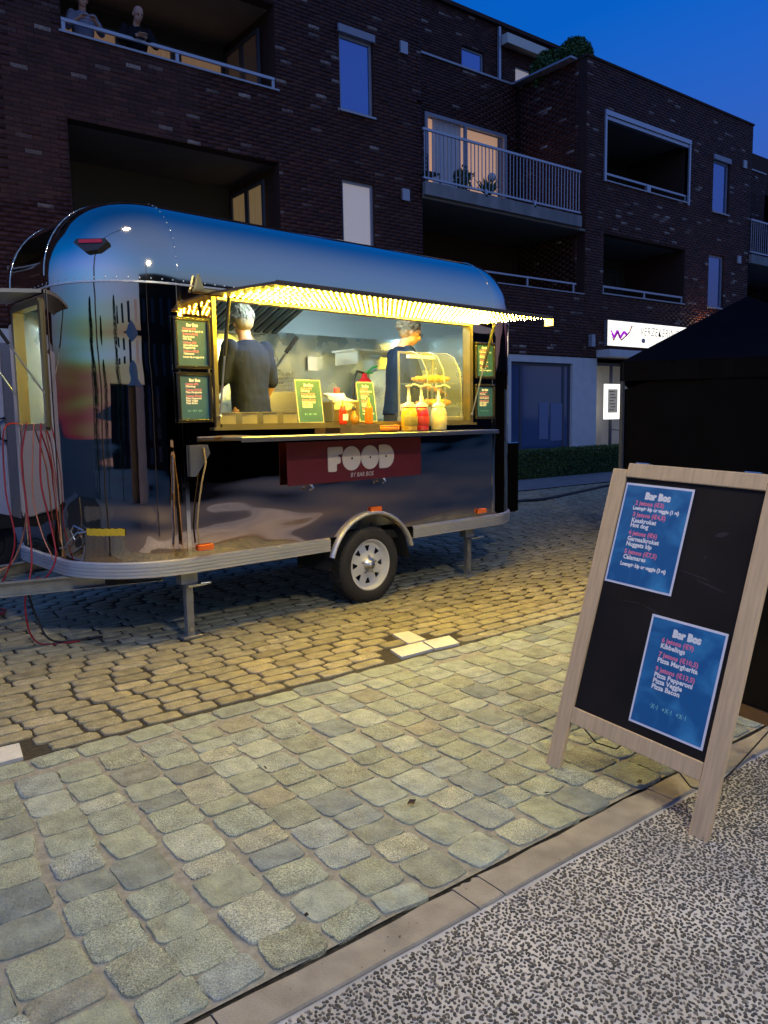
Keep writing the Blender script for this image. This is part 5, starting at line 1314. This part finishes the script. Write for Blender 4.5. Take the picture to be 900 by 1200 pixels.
stuff(link('leaves', np_mesh('leaves', LV.reshape(-1, 3), np.arange(nl*4).reshape(-1, 4), M_leaf), hg))

M_lbox = mat('lit_sign_face', (.9, .9, .85), .5, emis=(1, .93, .74), estr=1.35)
sg = thing('shop_sign', 'lit white VERZEKERINGEN sign box with purple zigzag logo over the shop', 'sign', (20.39, FY-.12, 3.80), (PI/2, 0, 0))
MB().box((0, 0, -.07), (4.22, .70, .13)).build('box', M_gedge, sg)
MB().box((0, 0, .0), (4.2, .68, .012)).build('face', M_lbox, sg)
M_purple = mat('purple_logo', (.42, .02, .55), .5, emis=(.42, .02, .55), estr=.8); M_mar = mat('dark_magenta_logo', (.22, .01, .08), .5, emis=(.3, .01, .1), estr=.25); M_inkg = mat('grey_lettering', (.12, .12, .12), .6)
def stroke(pts, w, m, nm, z=.009):
    mb = MB()
    for (a_, b_) in zip(pts[:-1], pts[1:]):
        a_, b_ = Vector(a_), Vector(b_); t = (b_-a_).normalized(); q_ = Vector((-t.y, t.x))*w/2
        mb.add([(*(a_-q_), z), (*(b_-q_), z), (*(b_+q_), z), (*(a_+q_), z)], [(0, 1, 2, 3)]); z += .0002
    return mb.build(nm, m, sg)
stroke([(-1.93, .0), (-1.82, -.12), (-1.68, .08), (-1.55, -.12), (-1.38, .06), (-1.22, -.03)], .09, M_purple, 'logo_zigzag')
stroke([(-1.90, -.10), (-1.85, -.2), (-1.66, .04), (-1.50, -.18), (-1.30, -.06), (-1.12, .06), (-1.0, .25)], .04, M_mar, 'logo_shadow', .0105)
stroke([(-1.99, .06), (-1.92, .02)], .05, M_purple, 'logo_tick', .012)
stroke([(-.98+.21*math.cos(a_), -.0+.24*math.sin(a_)) for a_ in [2*PI*i/20 for i in range(21)]], .012, M_inkg, 'logo_ring', .009)
stroke([(-1.05, .05), (-.98, -.02), (-.92, .05), (-.98, -.12), (-1.1, -.12)], .01, M_inkg, 'logo_mark', .009)
vs, f_ = text_mesh('VERZEKERINGEN', .34, -.003, 'LEFT', .15, (-.62, .0), 1.1, .84)
MB().add([(a_, b_, .0125) for a_, b_, c_ in vs], f_).build('lettering', M_inkg, sg)
vs, f_ = text_mesh('Financieringen', .15, .0, 'LEFT', .1, (-.25, -.20), 1.15, 1.25)
MB().add([(a_, b_, .0125) for a_, b_, c_ in vs], f_).build('small_lettering', mat('pale_grey_print', (.45, .42, .38), .6), sg)
MB().prism(disc_poly(-.45, -.15, .1, .07, 16), .0128, .0132, plane='xy').build('seal', mat('pale_grey_print', (1, 1, 1)), sg)
s2 = thing('wall_light_box', 'small bright light box on the wall right of the VERZEKERINGEN sign', 'lamp', (23.3, FY-.14, 4.08), (PI/2, 0, 0))
MB().box((0, 0, -.05), (.8, .2, .1)).build('housing', M_gedge, s2); MB().box((0, 0, .004), (.78, .18, .008)).build('lit_face', mat('bright_panel', (1, 1, 1), .5, emis=(1, .90, .72), estr=6), s2)
MB().box((0, .102, -.04), (.7, .004, .09)).build('top_glow_panel', mat('up_light', (1, .9, .7), .5, emis=(1, .55, .25), estr=30), s2)
lp = thing('lit_notice_board', 'lit white notice board with a grey printed sheet in the shop window', 'notice board', (18.70, FY+.0, 1.92), (PI/2, 0, 0))
MB().box((0, 0, 0), (.72, .98, .04)).build('lit_frame', mat('lit_notice_face', (.9, .9, .85), .5, emis=(1, .95, .78), estr=1.6), lp)
MB().box((0, .02, .022), (.44, .66, .003)).build('sheet', mat('grey_sheet', (.35, .33, .28), .6, emis=(1, .9, .7), estr=.16), lp)
mb = MB()
for i in range(7): mb.box((-.05+.03*(i % 3), .28-.085*i, .0245), (.26-.05*(i % 2), .022, .001))
mb.build('printed_lines', M_black, lp)
bk_ = thing('bicycle', 'dark bicycle parked behind the hedge by the shop front', 'bicycle', (18.95, 13.45, .02), (0, 0, R(35)))
for x in (0, 1.05):
    MB().tube([(x+.33*math.cos(a_), 0, .34+.33*math.sin(a_)) for a_ in [2*PI*i/28 for i in range(29)]], .018, 6, caps=False).build('tyre', M_rubber, bk_)
    mb = MB()
    for i in range(12): mb.tube([(x, 0, .34), (x+.32*math.cos(i*PI/6), 0, .34+.32*math.sin(i*PI/6))], .002, 4)
    mb.build('spokes', M_ss, bk_)
MB().tube([(0, 0, .34), (.38, 0, .32), (.26, 0, .88)], .016, 6).tube([(.38, 0, .32), (.86, 0, .86)], .018, 6).tube([(0, 0, .34), (.29, 0, .75)], .012, 6).tube([(.28, 0, .74), (.85, 0, .90)], .016, 6).tube([(1.05, 0, .34), (.83, 0, .98)], .016, 6).build('bike_frame', M_dframe, bk_)
MB().sphere((.24, 0, .92), (.14, .07, .04), 12, 8).build('saddle', M_black, bk_)
MB().tube([(.83, 0, .98), (.82, 0, 1.06), (.90, -.26, 1.10), (.78, -.28, 1.09)], .012, 6).tube([(.82, 0, 1.06), (.90, .26, 1.10), (.78, .28, 1.09)], .012, 6).build('handlebar', M_dframe, bk_)

# balcony furniture and terrace shrubs
ch = thing('balcony_chair', 'dark metal balcony chair at the left end of the lit balcony', 'chair', (12.5, 14.5, 6.74))
MB().tube([(-.2, 0, 0), (-.2, .05, .45), (-.2, .02, 1.0), (.2, .02, 1.0), (.2, .05, .45), (.2, 0, 0)], .018, 6).tube([(-.2, -.4, 0), (-.2, -.4, .45)], .015, 6).tube([(.2, -.4, 0), (.2, -.4, .45)], .015, 6).build('frame', M_black, ch)
MB().box((0, -.18, .45), (.42, .44, .03)).build('seat', M_black, ch)
for i in range(4): MB().box((0, .02, .6+.1*i), (.38, .012, .04)).build('back_slat', M_black, ch)
def pot_plant(x, y, lab, n_, r_, hgt, flower=False):
    t = thing('potted_plant', lab, 'plant', (x, y, 6.74), group='potted plants on the balcony')
    MB().lathe([(0, 0), (.13, 0), (.17, .25), (.15, .25), (0, .22)], 16).build('pot', M_black, t)
    rr = random.Random(int(x*100)); mb = MB(); MB().tube([(0, 0, .2), (0, 0, .3+hgt*.4)], .02, 6).build('stem', M_shade, t)
    for i in range(n_):
        if flower: d = Vector((rr.gauss(0, .5), rr.gauss(0, .5), 1)).normalized(); c = Vector((0, 0, .25)); L_ = rr.uniform(.3, .6)
        else:
            q_ = Vector((rr.gauss(0, 1), rr.gauss(0, 1), rr.gauss(0, 1))).normalized(); c = Vector((0, 0, hgt))+q_*r_*rr.uniform(.5, 1); d = Vector((rr.gauss(0, 1), rr.gauss(0, 1), rr.gauss(0, 1))).normalized(); L_ = .1
        s_ = d.cross(Vector((rr.random(), rr.random(), .3))).normalized()*.025
        mb.add([c-s_*.5, c+d*L_*.5-s_, c+d*L_, c+d*L_*.5+s_], [(0, 1, 2, 3)])
    stuff(mb.build('leaves', M_leaf, t))
    if flower: MB().sphere((.06, -.05, .72), .11, 10, 8).build('flower', mat('pale_flower', (.75, .68, .62), .7), t)
pot_plant(13.62, 14.3, 'round dark potted shrub in front of the balcony door', 260, .27, .55)
pot_plant(14.5, 14.3, 'spiky potted plant with one pale round flower on the balcony', 70, .3, .5, True)
def shrub(x, y, z, lab, rx, hgt, n_, seed):
    t = thing('terrace_shrub', lab, 'shrub', (x, y, z), group='clipped shrubs on the roof terrace')
    MB().tube([(0, 0, -.3), (0, 0, hgt*.8)], [.05, .02], 6).build('trunk', M_shade, t)
    g_ = np.random.default_rng(seed); q_ = g_.normal(0, 1, (n_, 3)); q_ /= np.linalg.norm(q_, axis=1)[:, None]; rr = g_.uniform(.62, 1.0, (n_, 1))**.5*(1+.08*np.sin(q_[:, :1]*9+q_[:, 2:]*7))
    c = q_*rr*np.array([rx, rx, hgt/2])+np.array([0, 0, hgt/2]); d1 = g_.normal(0, 1, (n_, 3)); d1 /= np.linalg.norm(d1, axis=1)[:, None]; d2 = np.cross(d1, g_.normal(0, 1, (n_, 3))); d2 /= np.linalg.norm(d2, axis=1)[:, None]
    V_ = np.zeros((n_, 4, 3)); s_ = g_.uniform(.03, .06, (n_, 1))
    for i, (a_, b_) in enumerate(((-1, 0), (0, -.5), (1, 0), (0, .5))): V_[:, i] = c+d1*s_*a_+d2*s_*b_
    stuff(link('crown', np_mesh('crown', V_.reshape(-1, 3), np.arange(n_*4).reshape(-1, 4), M_leaf), t))
shrub(17.95, 15.25, 10.25, 'broad lower shrub on the roof terrace beside the coping', .60, 1.38, 9000, 3)
shrub(18.32, 14.75, 10.45, 'rounded conical shrub standing tallest on the roof terrace corner', .52, 1.42, 9000, 4)

# a few scattered leaves on the paving
M_dleaf = mat('dead_leaf', (.06, .035, .02), .8)
for i, (x, y, s_) in enumerate(((1.93, 2.35, .05), (1.62, 3.02, .03), (2.42, 2.05, .035), (2.8, 1.86, .045), (1.2, 2.0, .02))):
    lab = ('curled brown leaf lying in the middle of the big paving stones', 'tiny brown leaf fragment on the stones nearer the cobbles', 'small dark leaf beside the sandwich board cord', 'dark leaf lying against the kerb under the sandwich board', 'small brown crumb of leaf near the bottom left paving stones')[i]
    tag(MB().add([(-s_/2, 0, .004), (0, -s_*.3, .001), (s_/2, 0, .008), (0, s_*.25, .012), (s_*.1, 0, .002)], [(0, 1, 4), (1, 2, 4), (2, 3, 4), (3, 0, 4)]).build('fallen_leaf', M_dleaf, None, (x, y, .019), (0, 0, i*1.3)), lab, 'leaf')

# ================================================================== THE SQUARE BEHIND THE VIEWER (seen mirrored in the polished steel) AND ITS STREET LAMPS
def lamp(label, x, y, h_, ang, reach, power, col, size, aim=(0, 0, -1), cone=150):
    t = thing('street_lamp', label, 'street lamp', (x, y, 0), (0, 0, ang), group='street lamps of the square')
    MB().tube([(0, 0, 0), (0, 0, .9), (0, 0, h_)], [.09, .07, .045], 12).tube([(0, 0, h_-.1), (reach*.5, 0, h_+.12), (reach, 0, h_+.1)], .03, 8).build('pole', M_dframe, t)
    MB().bbox((reach+.12, 0, h_+.06), (.6, .26, .08), .02).build('head', M_dframe, t)
    MB().box((reach+.12, 0, h_+.012), (.5, .2, .012)).build('lens', mat('lamp_lens_'+str(int(x*10+500)), (1, 1, 1), .5, emis=col, estr=30), t)
    d = bpy.data.lights.new('lamp_light', 'SPOT'); d.energy = power; d.color = col; d.spot_size = R(cone); d.spot_blend = .6; d.shadow_soft_size = size
    o = bpy.data.objects.new('lamp_light', d); COL.objects.link(o); o.parent = t; o.location = (reach+.12, 0, h_-.02); o.rotation_mode = 'QUATERNION'; o.rotation_quaternion = (Matrix.Rotation(-ang, 3, 'Z') @ Vector(aim)).to_track_quat('-Z', 'Y')
lamp('tall dark street lamp left of the view with its head over the cobbles', -1.6, 4.1, 6.6, R(0), 2.6, 360, (1, .84, .56), .12, (0, .45, -1), 165)
lamp('dark street lamp behind the viewer shining on the pavement', 1.15, -2.3, 5.2, R(55), .9, 680, (1, .94, .70), .22, (.3, .62, -.95), 160)
opp = thing('opposite_building', 'dark row of buildings on the far side of the square behind the viewer', 'building', (4, -16, 0))
MB().box((18, -3, 3.6), (52, 6, 7.2)).box((-26, -9, 1.6), (40, 6, 3.2)).build('wall', M_mortwall, opp)
for i, (x, y, z, w_) in enumerate(((-13, 2, 5, 1.3), (-15, -3, 4.2, 1.0), (-10, -6, 5.5, 1.1), (-18, .5, 6, 1.4))):
    t = thing('conical_tree', ('slim dark conifer level with the drawbar side of the square', 'short slim conifer on the far left of the square', 'tall conifer behind the viewer on the left', 'widest dark conifer at the left end of the square')[i], 'tree', (x, y, 0))
    MB().tube([(0, 0, 0), (0, 0, z*.6)], [.12, .05], 8).build('trunk', M_shade, t)
    mb = MB(); rr = random.Random(i)
    for q_ in range(900):
        h_ = rr.random()**.7; a_ = rr.uniform(0, 2*PI); r_ = w_*(1-h_)*rr.uniform(.5, 1.1)+.05; c = Vector((r_*math.cos(a_), r_*math.sin(a_), .5+h_*(z-.5)))
        d = Vector((math.cos(a_), math.sin(a_), -.5))*.25; s_ = Vector((-math.sin(a_), math.cos(a_), .3))*.09
        mb.add([c-s_, c+s_, c+d], [(0, 1, 2)])
    stuff(mb.build('crown', M_leaf, t))
for i in range(12):
    for z in (1.8, 4.8): MB().box((-22+i*4, .02, z), (1.4, .04, 1.8)).build('window', M_dframe if (i*7+int(z)) % 5 else M_blind, opp)
def stall(x, y, ang, m, lab):
    t = thing('market_stall', lab, 'tent', (x, y, 0), (0, 0, ang), group='stalls on the square')
    MB().add([(-1.5, -1.5, 2.2), (1.5, -1.5, 2.2), (1.5, 1.5, 2.2), (-1.5, 1.5, 2.2), (0, 0, 3.3)], [(0, 1, 4), (1, 2, 4), (2, 3, 4), (3, 0, 4)]).build('roof', m, t)
    MB().box((0, -1.45, 1.1), (2.9, .02, 2.2)).box((-1.45, 0, 1.1), (.02, 2.88, 2.2)).box((1.45, 0, 1.1), (.02, 2.88, 2.2)).build('side_wall', m, t)
M_wtent = mat('white_canvas', (.5, .48, .48), .8)
stall(5.5, -7.0, R(10), M_tent, 'black stall behind the viewer on the square'); stall(9.5, -6.6, R(-5), M_tent, 'second black stall behind the viewer beside the first')
stall(-3.5, -5.5, R(20), M_wtent, 'white stall behind the viewer on the square'); stall(13.5, -5.6, 0, M_tent, 'third black stall farther along the square')
